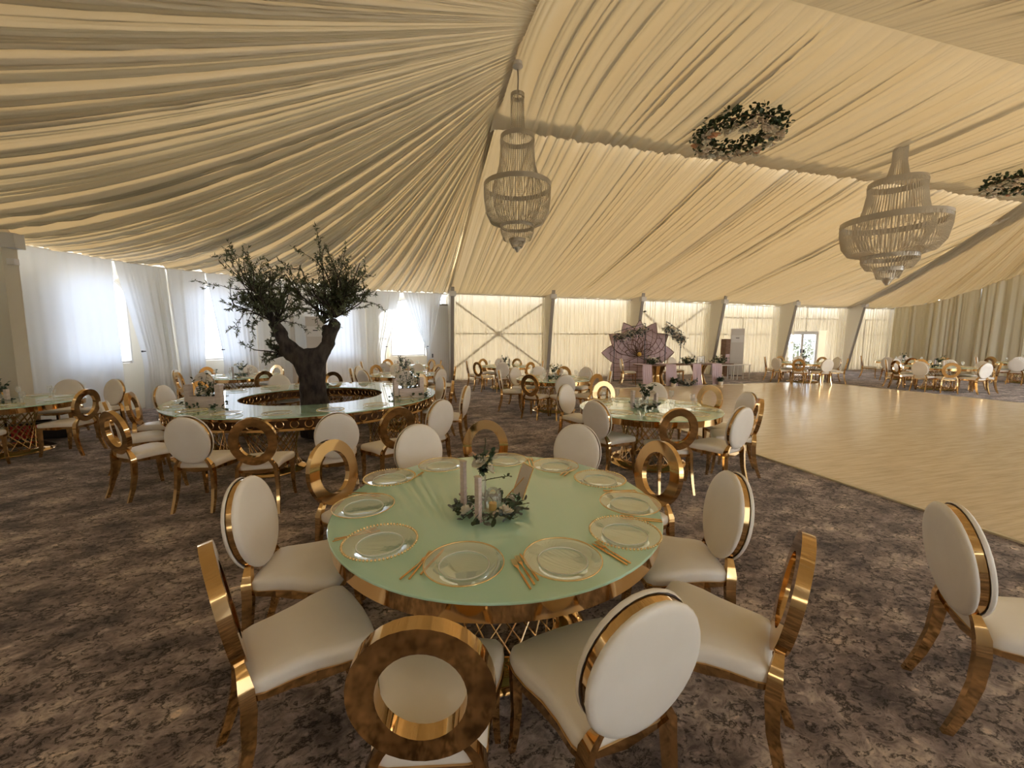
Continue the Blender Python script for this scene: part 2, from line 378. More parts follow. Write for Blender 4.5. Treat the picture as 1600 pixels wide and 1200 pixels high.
# apse wall (solid cloth-lined wall with window openings)
WIN = [(9.55, 11.05, 1.12, 3.15), (7.15, 8.55, 1.1, 3.15), (3.72, 5.0, 1.08, 3.05), (.97, 2.30, 1.02, 3.2)]
def wallpt(s, z, off):
    x, y, nx, ny = wf(s); return (float(x+nx*off), float(y+ny*off), z)
def arch_wall():
    # wall strip cut into columns of quads; windows are arched openings
    mb = MB(); ds = .05; s = 0.0; N = int(WL/ds)
    def head(s):
        for a, b_, z0, z1 in WIN:
            if a <= s <= b_:
                c = (a+b_)/2; h = (b_-a)/2; return z0, z1-.45*(1-math.sqrt(max(0, 1-((s-c)/h)**2)))
        return None
    for i in range(N):
        a, b_ = i*ds, (i+1)*ds; c = (a+b_)/2
        spans = [(0, 3.75)]
        hh = head(c)
        if hh: spans = [(0, hh[0]), (hh[1], 3.75)]
        if .12 < c < .48: spans = [(0, 3.0), (3.38, 3.75)]
        for z0, z1 in spans:
            P = [wallpt(a, z0, -.25), wallpt(b_, z0, -.25), wallpt(b_, z1, -.25), wallpt(a, z1, -.25)]
            Q = [wallpt(a, z0, -.31), wallpt(b_, z0, -.31), wallpt(b_, z1, -.31), wallpt(a, z1, -.31)]
            mb.add(P+Q, [(0,1,2,3),(7,6,5,4),(0,4,5,1),(3,2,6,7)])
    return mb
struct(arch_wall().build('wall_left', M['pvc']))
for i, (a, b_, z0, z1) in enumerate(WIN):
    g = MB(); n = 12
    for k in range(n):
        sa, sb = a+(b_-a)*k/n, a+(b_-a)*(k+1)/n
        g.add([wallpt(sa, z0-.02, -.28), wallpt(sb, z0-.02, -.28), wallpt(sb, z1+.02, -.28), wallpt(sa, z1+.02, -.28)], [(0,1,2,3)])
    wo = struct(g.build('window_%d' % (i+1), M['pane']))
    fr = MB()
    for zz in (z0+.03, z0+(z1-z0)*.48): fr.bar(wallpt(a, zz, -.26), wallpt(b_, zz, -.26), .05 if zz < z0+.1 else .022)
    for sx in (a+.03, b_-.03): fr.bar(wallpt(sx, z0, -.26), wallpt(sx, z1-.4, -.26), .05)
    h = (b_-a)/2; c = (a+b_)/2
    fr.tube([wallpt(c+h*math.cos(t), z1-.45+.45*math.sin(t), -.26) for t in np.linspace(0, PI, 13)], .03, 5)
    fr.build('window_frame', M['white'], wo)
# far wall: translucent tent sheets with glass door
LEG = [XL, 5.75, 9.82, 14.04, 18.2, 22.65]
wfar = MB(); DX0, DX1, DZ = 19.2, 21.35, 2.08
for x0, x1, z0, z1 in ((XL-.3, DX0, 0, 3.75), (DX1, XR+.3, 0, 3.75), (DX0, DX1, DZ, 3.75)):
    wfar.box(x0, x1, 16.50, 16.56, z0, z1)
struct(wfar.build('wall_back', M['pvcb']))
wr = MB(); ys = [16.5]+[r_[0] for r_ in RAIL[1:]]; 
for (ya, za), (yb, zb_) in zip([(16.6, 3.7)]+[(y, z+.35) for y, z in RAIL[1:]], [(y, z+.35) for y, z in RAIL[1:]]):
    wr.add([(XR+.3, ya, 0), (XR+.3, yb, 0), (XR+.3, yb, zb_), (XR+.3, ya, za), (XR+.36, ya, 0), (XR+.36, yb, 0), (XR+.36, yb, zb_), (XR+.36, ya, za)],
           [(0,1,2,3),(7,6,5,4),(0,4,5,1),(3,2,6,7)])
struct(wr.build('wall_right', M['whitem']))
fwl = struct(MB().box(XL, XR+.3, -4.1, -4.0, 0, .25).box(XL, XR+.3, -4.1, -4.0, 3.3, 3.8).build('wall_front', M['pvc']))
for k in range(7): MB().box(XL+k*4.08-.05, XL+k*4.08+.05, -4.1, -4.0, .25, 3.3).build('added_mullion', M['whitem'], fwl)
for k in range(6): struct(MB().box(XL+k*4.08+.05, XL+k*4.08+4.03, -4.06, -4.05, .25, 3.3).build('window_%d' % (5+k), M['pane']))  # unseen glazing behind the camera, added to let in more daylight
ev = MB(); ev.box(XL-.3, XR+.5, 16.10, 16.7, 3.60, 3.66)  # strips added above the curtains to stop daylight leaking in
pv = None
for s_ in np.linspace(0, WL, 90):
    a_, b2 = wallpt(float(s_), 3.62, .02), wallpt(float(s_), 3.62, -.5)
    if pv: ev.add([pv[0], a_, b2, pv[1]], [(0, 1, 2, 3)])
    pv = (a_, b2)
for (ya, za), (yb, zb_) in zip([(16.6, 3.36)]+RAIL[1:], RAIL[1:]): ev.add([(XR-.02, ya, za+.06), (XR-.02, yb, zb_+.06), (XR+.5, yb, zb_+.3), (XR+.5, ya, za+.3)], [(0, 1, 2, 3)])
struct(ev.build('trim_light_seal', M['whitem']))
# frame bars behind the sheers
brace = thing('wall_bracing', 'crossed grey steel braces meeting at a plate behind the leftmost back curtain', 'brace', (3.73, 16.28, 0))
for (xa, za, xb, zb_) in ((-1.75, 3.15, 0, 1.9), (-1.75, .55, 0, 1.9), (0, 1.9, 1.9, .55), (0, 1.9, 1.9, 3.15)):
    MB().bar((xa, 0, za), (xb, 0, zb_), .07).build('rod', M['steel'], brace)
MB().box(-.13, .13, -.04, .02, 1.8, 2.0).build('plate', M['steel'], brace)
brace2 = dup(brace, (11.95, 16.28, 0), 0, 'crossed grey steel braces behind the curtain right of the lotus backdrop')
rails = MB()
for i, x0 in enumerate(LEG):
    x1 = (LEG+[XR])[i+1]
    if i != 4: rails.bar((x0, 16.30, 1.9), (x1, 16.30, 1.9), .05)
    if i >= 3: rails.bar((x0, 16.30, 2.72), (x1, 16.30, 2.72), .06)
rails.bar((20.27, 16.30, DZ), (20.27, 16.30, 3.4), .05); rails.bar((24.4, 16.30, 0), (24.4, 16.30, 2.7), .05); rails.bar((16.2, 16.30, 0), (16.2, 16.30, 2.7), .05)
struct(rails.build('trim_2', M['steel']))
# glass door
d = struct(obj('door_1', MB().box(DX0, DX0+.07, 16.44, 16.54, 0, DZ).box(DX1-.07, DX1, 16.44, 16.54, 0, DZ).box(DX0+.07, DX1-.07, 16.44, 16.54, DZ-.07, DZ).mesh('door_1', M['whitem'])))
for x0 in (DX0+.07, (DX0+DX1)/2):
    x1 = x0+(DX1-DX0)/2-.07
    lf = MB().box(x0, x0+.08, 16.46, 16.52, .02, DZ-.07).box(x1-.08, x1, 16.46, 16.52, .02, DZ-.07).box(x0+.08, x1-.08, 16.46, 16.52, .02, .22).box(x0+.08, x1-.08, 16.46, 16.52, DZ-.17, DZ-.07).build('door_leaf', M['whitem'], d)
    MB().box(x0+.08, x1-.08, 16.485, 16.495, .22, DZ-.17).build('pane', M['pane'], lf)
    MB().box(x1-.12 if x0 < 20 else x0+.08, x1-.08 if x0 < 20 else x0+.12, 16.40, 16.46, .95, 1.15).build('handle', M['dark'], lf)
# shrubs outside the door
def leafcloud(mb, c, r, n, size, rs, flat=1.0, shell=.5):
    for _ in range(n):
        d_ = Vector(rs.normal(size=3)).normalized()*(r*(shell+(1-shell)*rs.rand()))
        p = Vector(c)+Vector((d_.x, d_.y, d_.z*flat)); a = Vector(rs.normal(size=3)).normalized(); q = a.cross(Vector(rs.normal(size=3))).normalized()
        s_ = size*(.6+.8*rs.rand()); mb.add([p-a*s_, p+q*s_*.42, p+a*s_, p-q*s_*.42], [(0, 1, 2, 3)])
rs = np.random.RandomState(5)
for k, (x, y, z, r) in enumerate(((25.2, 21.0, .8, .85), (27.2, 21.9, .95, .9), (29.4, 22.6, 1.0, 1.0))):
    t = thing('garden_shrub', ['leafy shrub outside seen through the left pane of the glass door', 'leafy shrub outside between the two panes of the glass door', 'leafy shrub outside at the right edge of the glass door'][k], 'shrub', (x, y, -.08))
    mb = MB(); leafcloud(mb, (0, 0, z), r, 500, .09, rs); o = mb.build('foliage', M['leaf'], t); o['kind'] = 'stuff'
    MB().tube([(0, 0, 0), (0, 0, z)], .04).build('stem', M['bark'], t)

# back curtains
railz = lambda s: np.interp(s, [XL, 10, 18, 26.2], [3.44, 3.38, 3.26, 3.30])
pfar, _ = pathfn([(0, 16.12), (40, 16.12)])
desc = ['in front of the crossed braces', 'between the lotus backdrop and the crossed braces', 'directly behind and right of the lotus backdrop', 'behind the tall grey air unit', 'around the glass door, open at its left half', 'in the far right corner bay']
for i, x0 in enumerate(LEG):
    x1 = (LEG+[XR])[i+1]; a, b_ = x0+.12, x1-.10
    lab = 'cream sheer curtain in tight vertical folds ' + desc[i]
    if i == 4:
        curtain('curtain', 'narrow cream sheer curtain gathered left of the glass door', pfar, a, 19.15, railz, M['sheer'], off=.12, amp=.05, seed=50)
        curtain('curtain', 'short cream sheer curtain hanging above the glass door', pfar, 19.15, 21.35, railz, M['sheer'], off=.12, amp=.05, seed=51, zb=2.12)
        curtain('curtain', 'cream sheer curtain hanging right of the glass door', pfar, 21.35, b_, railz, M['sheer'], off=.12, amp=.05, seed=52)
    else:
        curtain('curtain', lab, pfar, a, b_, railz, M['sheer'], off=.12, amp=.075, seed=40+i, spacing=.15)
    rr = MB().tube([(a-.05, 15.98, float(railz(a))+.01), (b_+.05, 15.98, float(railz(b_))+.01)], .018, 6).build('curtain_rail', M['whitem'])
    tag(rr, 'thin pale rail holding the curtain ' + desc[i], 'rail')
# right curtain wall
pr_, _ = pathfn([(XR, 40), (XR, -10)])   # s measured from Y=40
rz = lambda s: np.interp(40-s, [q[0] for q in RAIL][::-1], [q[1] for q in RAIL][::-1])-.02
cuts = [16.0, 12.6, 9.4, 6.0, 1.0, -3.8]; dn = ['nearest the far corner', 'second from the far corner', 'behind the farthest round table', 'under the gable peak', 'toward the room front']
for i in range(5):
    curtain('curtain', 'heavy golden beige drape on the right wall, '+dn[i], pr_, 40-cuts[i], 40-cuts[i+1]-.02, rz, M['drape'], off=.24, amp=.12, seed=60+i, spacing=.24, tilt=3)
# left sheers
zl = zc(3.42)
curtain('curtain', 'white sheer curtain filling the arched window beside the left column', wf, 10.0, 12.3, zl, M['sheerw'], seed=71, spacing=.22, amp=.03)
curtain('curtain', 'white sheer curtain tied back right of the first arched window', wf, 8.86, 9.98, zl, M['sheerw'], seed=72, spacing=.14, amp=.03, sl=[(0, 8.72), (.6, 8.76), (3.4, 8.86)], sr=[(0, 9.66), (1.0, 9.60), (1.4, 9.62), (2.3, 9.78), (3.4, 9.98)])
curtain('curtain', 'white sheer curtain hanging left of the second arched window', wf, 8.04, 8.84, zl, M['sheerw'], seed=73, spacing=.13, amp=.03, sl=[(0, 8.2), (1.2, 8.18), (3.4, 8.04)], sr=[(0, 8.7), (3.4, 8.84)])
curtain('curtain', 'white sheer curtain tied back right of the second arched window', wf, 6.9, 8.03, zl, M['sheerw'], seed=74, spacing=.14, amp=.03, sr=[(0, 7.86), (1.0, 7.78), (1.4, 7.8), (2.3, 7.9), (3.4, 8.03)])
curtain('curtain', 'white sheer curtain left of the tall air unit, behind the olive tree', wf, 5.0, 6.88, zl, M['sheerw'], seed=75, spacing=.18, amp=.03)
curtain('curtain', 'white sheer curtain over the third window, behind the olive trunk', wf, 3.3, 4.98, zl, M['sheerw'], seed=76, spacing=.18, amp=.03)
curtain('curtain', 'white sheer curtain tied back left of the brightest window', wf, 1.93, 3.28, zl, M['sheerw'], seed=77, spacing=.14, amp=.03, sl=[(0, 2.42), (1.0, 2.50), (1.35, 2.46), (2.3, 2.16), (3.4, 1.93)])
curtain('curtain', 'white sheer curtain tied back right of the brightest window', wf, .34, 1.81, zl, M['sheerw'], seed=78, spacing=.13, amp=.03, sl=[(0, .86), (1.0, .84), (1.4, .82), (2.3, .6), (3.4, .34)], sr=[(0, 1.0), (1.0, .98), (1.35, 1.01), (2.3, 1.42), (3.4, 1.81)])
curtain('curtain', 'white drape running behind the left column toward the camera', wf, 12.4, 18.0, zl, M['sheerw'], seed=79, spacing=.22)
curtain('curtain', 'white drape along the wall nearest the camera', wf, 18.1, WL-.2, zl, M['sheerw'], seed=80, spacing=.25)
curtain('curtain', 'white drape hung across the front wall behind the camera', pathfn([(XR, -3.9), (XL, -3.9)])[0], .2, XR-XL-.2, zl, M['sheerf'], seed=81, spacing=.3)
for s_, lab in ((9.62, 'dark curtain tie hook right of the first arched window'), (7.80, 'dark curtain tie hook right of the second arched window'), (2.48, 'curtain tie band left of the brightest window'), (.95, 'curtain tie band right of the brightest window')):
    x, y, z = wallpt(s_, 1.40, .19); tb = MB().tube([(.035*math.cos(t), .035*math.sin(t), 0) for t in np.linspace(0, 2*PI, 11)[:-1]], .012, 5, closed=True)
    tb.box(-.01, .01, -.07, -.03, -.02, .02); o = tb.build('curtain_tie', M['dark'], loc=(x, y, z)); tag(o, lab, 'curtain tie')
rl = MB().tube([wallpt(s_, 3.44, .02) for s_ in np.linspace(.1, 12.4, 60)], .018, 5).build('curtain_rail', M['whitem'])
tag(rl, 'long pale rail carrying the white sheers along the window wall', 'rail')

# legs of the tent frame (cloth-wrapped, steel front edge)
for i, x in enumerate(LEG):
    yt, yb = 15.2, 15.85
    lab = ['beside the white door panel', 'between the first two back bays', 'rising behind the lotus backdrop', 'between lotus backdrop and tall air unit', 'left of the glass door', 'right of the glass door'][i]
    t = struct(thing('wrapped_column', 'tapered tent column wrapped in beige cloth, '+lab, 'column', (x, 0, 0), 0))
    w_ = .07
    MB().add([(-w_, yb, 0), (w_, yb, 0), (w_, 16.4, 0), (-w_, 16.4, 0), (-w_, yt, 3.5), (w_, yt, 3.5), (w_, 16.4, 3.42), (-w_, 16.4, 3.42)],
             [(3,2,1,0),(4,5,6,7),(0,1,5,4),(1,2,6,5),(2,3,7,6),(3,0,4,7)]).build('wrap', M['wrap'], t)
    MB().bar((0, yb-.03, 0), (0, yt-.03, 3.62), .13, .05, up=(0, 1, 0)).build('steel_edge', M['steel'], t)
    MB().box(-.12, .12, yt-.08, yt+.1, 3.28, 3.46).build('bracket', M['whitem'], t)
# left column at the picture edge
t = struct(thing('wrapped_column', 'broad grey beige tent column at the left picture edge', 'column'))
a = Vector((-7.2, 9.2, 0)); dd = Vector((.93, -.36, 0)).normalized(); nn = Vector((.36, .93, 0)).normalized()*.1
q = [a-dd*.3-nn, a-dd*.3+nn, a+dd*.72+nn, a+dd*.72-nn]; q2 = [a-dd*.3-nn, a-dd*.3+nn, a+dd*.80+nn, a+dd*.80-nn]
MB().add([tuple(v) for v in q]+[tuple(v+Vector((0, 0, 3.6))) for v in q2], [(3,2,1,0),(4,5,6,7),(0,1,5,4),(1,2,6,5),(2,3,7,6),(3,0,4,7)]).build('wrap', M['wrap'], t)
p = a+dd*.84; MB().box(p.x-.1, p.x+.12, p.y-.1, p.y+.1, 3.22, 3.46).build('bracket', M['whitem'], t)
p = a+dd*.80; MB().box(p.x-.05, p.x+.07, p.y-.05, p.y+.05, 2.95, 3.05).build('junction_box', M['white'], t)
# post behind the tree
x, y, _z = wallpt(6.0, 0, .34); t = thing('tent_post', 'narrow white post in the window wall behind the olive crown', 'post', (x, y, 0))
MB().box(-.05, .05, -.05, .05, 0, 3.5).build('shaft', M['whitem'], t); MB().box(-.1, .1, -.1, .1, 0, .02).build('base_plate', M['whitem'], t)
# white door panel next to the first leg
x0, y0, _z = wallpt(.80, 0, -.1); x1, y1, _z = wallpt(.10, 0, -.1)
ang = math.atan2(y1-y0, x1-x0); t = struct(obj('door_2', MB().box(0, .72, -.03, .03, 0, 3.0).mesh('door_2', M['white']), loc=(x0, y0, 0), rot=(0, 0, ang)))
for k in range(5): MB().box(.30+k*.08, .305+k*.08, -.036, -.03, .1, 2.9).build('panel_groove', M['acgrey'], t)
MB().box(.03, .72, -.05, .05, 3.0, 3.06).build('transom', M['steel'], t)
MB().box(.05, .09, -.08, -.03, .95, 1.1).build('handle', M['dark'], t)

# ------------------------------------------------------------------ chair
def ell_ring(a, b_, ai, bi, y0, y1, n=36):
    V = []; F = []
    for i in range(n):
        t = 2*PI*i/n; c, s = math.cos(t), math.sin(t)
        V += [(a*c, y0, b_*s), (a*c, y1, b_*s), (ai*c, y1, bi*s), (ai*c, y0, bi*s)]
    for i in range(n):
        j = (i+1) % n
        for k in range(4): F.append((i*4+k, i*4+(k+1) % 4, j*4+(k+1) % 4, j*4+k))
    return V, F
def dome(a, b_, y0, dy, n=32, m=6):
    """cushion: elliptic pad growing from y0 towards dy, rounded rim"""
    V = []; F = []
    rings = [(1.0, 0), (1.02, .35), (.985, .70), (.90, .90), (.6, 1.0), (.3, 1.03)]
    for f, h in rings:
        for i in range(n):
            t = 2*PI*i/n; V.append((a*f*math.cos(t), y0+dy*h, b_*f*math.sin(t)))
    for r_ in range(len(rings)-1):
        for i in range(n): F.append((r_*n+i, r_*n+(i+1) % n, (r_+1)*n+(i+1) % n, (r_+1)*n+i))
    V.append((0, y0+dy*1.04, 0)); k = len(V)-1; q = (len(rings)-1)*n
    for i in range(n): F.append((q+i, q+(i+1) % n, k))
    return V, F
TILT = Matrix.Translation((0, -.225, .49)) @ Matrix.Rotation(math.radians(9), 4, 'X') @ Matrix.Translation((0, 0, .235))
def tilt(V): return [TILT @ Vector(v) for v in V]
def seat_outline(n=8, grow=0):
    # half outline (x>=0) from the back to the front: narrow back, bell-shaped flare, wide front
    pts = [(0, -.215), (.12, -.215), (.165, -.205), (.178, -.17), (.182, -.08), (.195, 0), (.225, .08), (.240, .15), (.238, .195), (.215, .225), (.12, .24), (0, .245)]
    P = [(x+(grow if x > 0 else 0), y+(grow if y > 0 else -grow)) for x, y in pts]
    return P + [(-x, y) for x, y in P[-2:0:-1]]
def make_seat():
    O = seat_outline(); n = len(O); V = []; F = []
    lv = [(.98, .425), (1.0, .44), (1.0, .465), (.97, .482), (.86, .492), (.5, .500)]
    for f, z in lv:
        for x, y in O: V.append((x*f, y*f, z-.012*max(0, -y)*f+(.006*math.cos(y*9) if z > .47 else 0)))
    for r_ in range(len(lv)-1):
        for i in range(n): F.append((r_*n+i, r_*n+(i+1) % n, (r_+1)*n+(i+1) % n, (r_+1)*n+i))
    V.append((0, 0, .503)); k = len(V)-1; q = (len(lv)-1)*n
    for i in range(n): F.append((q+i, q+(i+1) % n, k))
    F.append(tuple(range(n))[::-1])
    return mesh_of('seat', V, F, M['leather'], True)
def make_apron():
    O = seat_outline(grow=.004); I = seat_outline(grow=-.02); n = len(O); V = []; F = []
    for P, inn in ((O, 0), (I, 1)):
        for x, y in P: V.append((x, y, .385+.02*abs(math.sin(y*7))*(1 if abs(x) > .1 else 0)+(.0 if not inn else 0)))
        for x, y in P: V.append((x, y, .428))
    for i in range(n):
        j = (i+1) % n
        F += [(i, j, n+j, n+i), (2*n+i, 3*n+i, 3*n+j, 2*n+j), (i, 2*n+i, 2*n+j, j), (n+i, n+j, 3*n+j, 3*n+i)]
    return mesh_of('apron', V, F, M['gold'], False)
def strip_leg(path, ws, ds, name='leg'):
    """rectangular bar swept along a side profile; width in x, depth in y"""
    V = []; F = []
    for (x, y, z), w_, d_ in zip(path, ws, ds):
        V += [(x-w_/2, y-d_/2, z), (x+w_/2, y-d_/2, z), (x+w_/2, y+d_/2, z), (x-w_/2, y+d_/2, z)]
    for i in range(len(path)-1):
        for k in range(4): F.append((i*4+k, i*4+(k+1) % 4, i*4+4+(k+1) % 4, i*4+4+k))
    F.append((3, 2, 1, 0)); q = 4*len(path)-4; F.append((q, q+1, q+2, q+3))
    me = mesh_of(name, V, F, M['gold'], True, 35); return me
seat_me = make_seat(); apron_me = make_apron()
rear_me = []; front_me = []
for sx in (-1, 1):
    rear_me.append(strip_leg([(sx*.112, -.236, .535), (sx*.135, -.231, .505), (sx*.160, -.226, .46), (sx*.168, -.222, .38), (sx*.174, -.232, .25), (sx*.180, -.262, .12), (sx*.186, -.305, 0)],
                             [.03, .032, .032, .032, .03, .028, .024], [.030, .038, .05, .05, .045, .04, .034]))
    front_me.append(strip_leg([(sx*.205, .20, .43), (sx*.208, .205, .36), (sx*.205, .205, .2), (sx*.210, .215, .08), (sx*.216, .228, 0)], [.05, .042, .034, .028, .024], [.05, .042, .034, .028, .024]))
RA, RB_ = .206, .240
V, F = ell_ring(RA, RB_, .127, .157, -.022, .022); ring_me = mesh_of('ring_back', tilt(V), F, M['gold'], True, 35)
V, F = ell_ring(RA-.006, RB_-.006, .150, .18, -.016, .016); band_me = mesh_of('backrest_frame', tilt(V), F, M['gold'], True, 35)
V, F = dome(RA, RB_, -.016, -.028); F = [f[::-1] for f in F]; backpad_me = mesh_of('cushion', tilt(V), F, M['leather'], True)
V, F = dome(RA, RB_, .016, .030); frontpad_me = mesh_of('cushion', tilt(V), F, M['leather'], True)
def make_chair(kind, label, group):
    t = thing('banquet_chair', label, 'chair', group=group)
    obj('seat', seat_me, t); obj('apron', apron_me, t)
    for k in (0, 1): obj('leg', rear_me[k], t); obj('leg', front_me[k], t)
    if kind == 'R': obj('ring_back', ring_me, t)
    else:
        f = obj('backrest', band_me, t, label='padded oval backrest in a gold band'); obj('cushion', frontpad_me, f); obj('cushion', backpad_me, f)
    return t
CH = {
'front': [('R',1.49,2.38,-168),('P',1.22,2.91,-135),('R',.64,3.23,-98),('P',.16,3.2,-72),('R',-.35,2.91,-41),('P',-.57,2.3,-7),('R',-.45,1.72,25),('R',.07,1.29,78),('P',.62,1.22,98),('R',1.25,1.31,131),('P',1.46,1.83,161)],
'right': [('R',4.44,5.19,-160),('P',3.89,5.62,-128),('R',3.29,5.97,-95),('P',2.62,5.72,-61),('P',2.46,4.42,22),('R',2.91,3.87,72),('P',3.46,3.76,106),('R',4.01,4.1,143),('P',4.32,4.5,169)],
'ring': [('P',.38,7.75,-164),('R',.07,8.37,-143),('R',-1.60,9.35,-88),('P',-2.44,8.92,-61),('R',-3.29,8.0,-24),('P',-3.48,7.43,-7),('R',-3.47,6.74,13),('P',-3.27,5.95,35),('R',-2.82,5.22,56),('P',-2.01,4.7,79),('R',-1.44,4.48,91),('P',-.77,4.51,105),('R',-.24,4.71,117),('P',.21,5.07,129),('P',.64,6.33,158),('R',.49,7.07,176)],
'leftend': [('P',-5.29,8.6,-114),('P',-5.92,8.74,-82),('R',-6.56,8.3,-45),('P',-5.38,6.55,115),('R',-4.88,7.30,171)],
'win': [('P',-3.04,11.62,-167),('R',-3.66,12.33,-111),('P',-4.22,12.38,-79),('R',-4.86,11.97,-35),('P',-5.03,11.18,12),('R',-4.75,10.66,45),('P',-4.25,10.38,78),('R',-3.39,10.59,129)],
'midnear': [('R',.70,11.50,-138),('P',.25,11.87,-108),('P',-.25,11.9,-80),('R',-.68,11.71,-52),('P',-1.01,11.32,-24),('P',-1.09,10.80,5),('P',-.8,10.19,44),('P',-.05,9.88,91),('P',.62,10.14,132),('R',.98,10.75,172)],
'midfar': [('R',.66,14.6,-144),('P',.03,14.95,-101),('R',-.56,14.9,-67),('P',-1.15,13.91,5),('P',-.55,13.06,67),('R',.86,13.91,175)],
'back': [('R',3.86,14.14,-124),('P',3.38,14.31,-96),('R',2.85,14.23,-65),('P',2.27,13.45,-9),('R',2.43,12.74,33),('P',2.98,12.32,73),('R',3.71,12.37,115),('P',4.25,12.98,162)],
'mid': [('P',4.27,9.33,-151),('R',3.95,9.72,-122),('P',3.42,9.88,-95),('P',2.85,9.70,-62),('P',2.39,9.07,-13),('R',2.68,8.1,46),('P',3.2,7.84,80),('R',3.78,7.90,113),('P',4.27,8.35,151)],
'door': [('R',16.14,12.35,-168),('P',15.82,12.90,-132),('R',15.35,13.16,-100),('P',14.45,12.9,-48),('P',14.12,12.21,-3),('R',14.27,11.61,32),('P',14.8,11.19,71),('R',15.72,11.31,125),('P',16.12,11.88,165)],
'rnear': [('P',18.27,9.5,-165),('R',17.95,9.95,-132),('P',17.36,10.19,-95),('P',16.74,10.05,-58),('R',16.34,9.57,-22),('P',16.27,9.01,10),('R',16.5,8.52,40),('P',17.05,8.19,77),('R',17.75,8.28,118),('P',18.20,8.80,158)],
'rback': [('P',20.87,12.33,-149),('P',19.45,12.66,-58),('P',19.0,11.61,11),('R',19.24,11.12,42),('R',20.25,10.82,104),('R',20.85,11.25,143)],
'rfar': [('P',23.85,10.15,-147),('R',23.35,10.55,-110),('P',22.56,10.52,-65),('R',22.05,9.98,-22),('P',22.0,9.4,11)],
}
TB = {'front': (.49, 2.17), 'right': (3.19, 4.72), 'ring': (-1.5, 7.2), 'leftend': (-5.85, 7.55), 'win': (-4.03, 11.38), 'midnear': (-.06, 10.9), 'midfar': (-.16, 14.0),
      'back': (3.28, 13.3), 'mid': (3.38, 8.84), 'door': (15.14, 12.15), 'rnear': (17.28, 9.18), 'rfar': (23.0, 9.6), 'rback': (20.0, 11.8)}
TD = {'front': 'the nearest mint table', 'right': 'the table beside the dance floor', 'ring': 'the ring table around the olive tree',
      'leftend': 'the table by the left column', 'win': 'the table behind the olive tree', 'midnear': 'the nearer table before the white door', 'midfar': 'the farther table before the white door',
      'back': 'the table before the crossed braces', 'mid': 'the middle table left of the backdrop', 'door': 'the table before the glass door', 'rnear': 'the nearest table across the dance floor',
      'rfar': 'the last table at the right edge', 'rback': 'the rearmost table across the dance floor'}
ORD = ['camera-side', 'second', 'third', 'fourth', 'fifth', 'sixth', 'seventh', 'eighth', 'ninth', 'tenth', 'eleventh', 'twelfth', 'thirteenth', 'fourteenth', 'fifteenth', 'sixteenth']
PROTO = {}
for key, L in CH.items():
    cx, cy = TB[key]; ca = math.atan2(-cy, -cx)
    order = sorted(range(len(L)), key=lambda i: (ca-math.atan2(L[i][2]-cy, L[i][1]-cx)+.3) % (2*PI))
    for rank, i in enumerate(order):
        k, x, y, a = L[i]
        kd = 'gold open-ring chair' if k == 'R' else 'white padded-back gold chair'
        lab = f'{kd}, {ORD[rank]} clockwise at {TD[key]}' if rank else f'{kd}, camera-side seat at {TD[key]}'
        gp = 'chairs around '+TD[key]; rz_ = math.radians(a)-PI/2
        if k in PROTO: dup(PROTO[k], (x, y, 0), rz_, lab, gp)
        else:
            PROTO[k] = make_chair(k, lab, gp); PROTO[k].location = (x, y, 0); PROTO[k].rotation_euler = (0, 0, rz_)
dup(PROTO['P'], (2.57, .95, 0), math.radians(-40)-PI/2, 'white padded-back gold chair alone at the lower right, cut by the frame', 'chairs outside the nearest table')

# ------------------------------------------------------------------ tables
def lattice_rods(r0, z0, r1, z1, n, tw, rad):
    out = []
    for s_ in (-1, 1):
        for i in range(n):
            a = 2*PI*i/n; b_ = a+s_*tw
            out.append(((r0*math.cos(a), r0*math.sin(a), z0), (r1*math.cos(b_), r1*math.sin(b_), z1)))
    return out
def rodmesh(rods, rad, n=4):
    mb = MB()
    for a, b_ in rods: mb.tube([a, b_], rad, n, cap=False)
    return mb
def pedestal_parts(parent, r0=.37, r1=.41, ztop=.67, nrod=24, single=False, rb=.52):
    rods = lattice_rods(r0, .06, r1, ztop, nrod, math.radians(72), .004)
    if single:
        # every rod of one direction is the same mesh turned about the axis
        for s_ in (0, 1):
            a, b_ = rods[s_*nrod]; me = MB().tube([a, b_], .0048, 5).mesh('rod', M['goldl'])
            for i in range(nrod): obj('rod', me, parent, rot=(0, 0, 2*PI*i/nrod))
    else:
        o = rodmesh(rods, .0050, 4).build('lattice', M['goldl'], parent); o['kind'] = 'stuff'
    prof = [(r0-.03, .0), (rb-.02, .0), (rb, .012), (rb-.01, .03), (rb-.06, .055), (r0+.02, .07), (r0-.03, .06), (r0-.03, .0)]
    mb = MB(); n = 28
    Vn = []
    for i in range(n):
        t = 2*PI*i/n; wob = 1+.02*math.sin(t*9)+.012*math.sin(t*23)
        Vn.append((t, wob))
    V = []; F = []; m_ = len(prof)
    for t, wob in Vn:
        for r_, z in prof: V.append((r_*wob*math.cos(t), r_*wob*math.sin(t), z*(1+.12*math.sin(t*13))))
    for i in range(n):
        j = (i+1) % n
        for k in range(m_-1): F.append((i*m_+k, j*m_+k, j*m_+k+1, i*m_+k+1))
    obj('base', mesh_of('base', V, F, M['gold'], True, 40), parent)
    MB().tube([(r1*math.cos(t), r1*math.sin(t), ztop) for t in np.linspace(0, 2*PI, 33)[:-1]], .010, 5, closed=True).build('top_hoop', M['goldl'], parent)
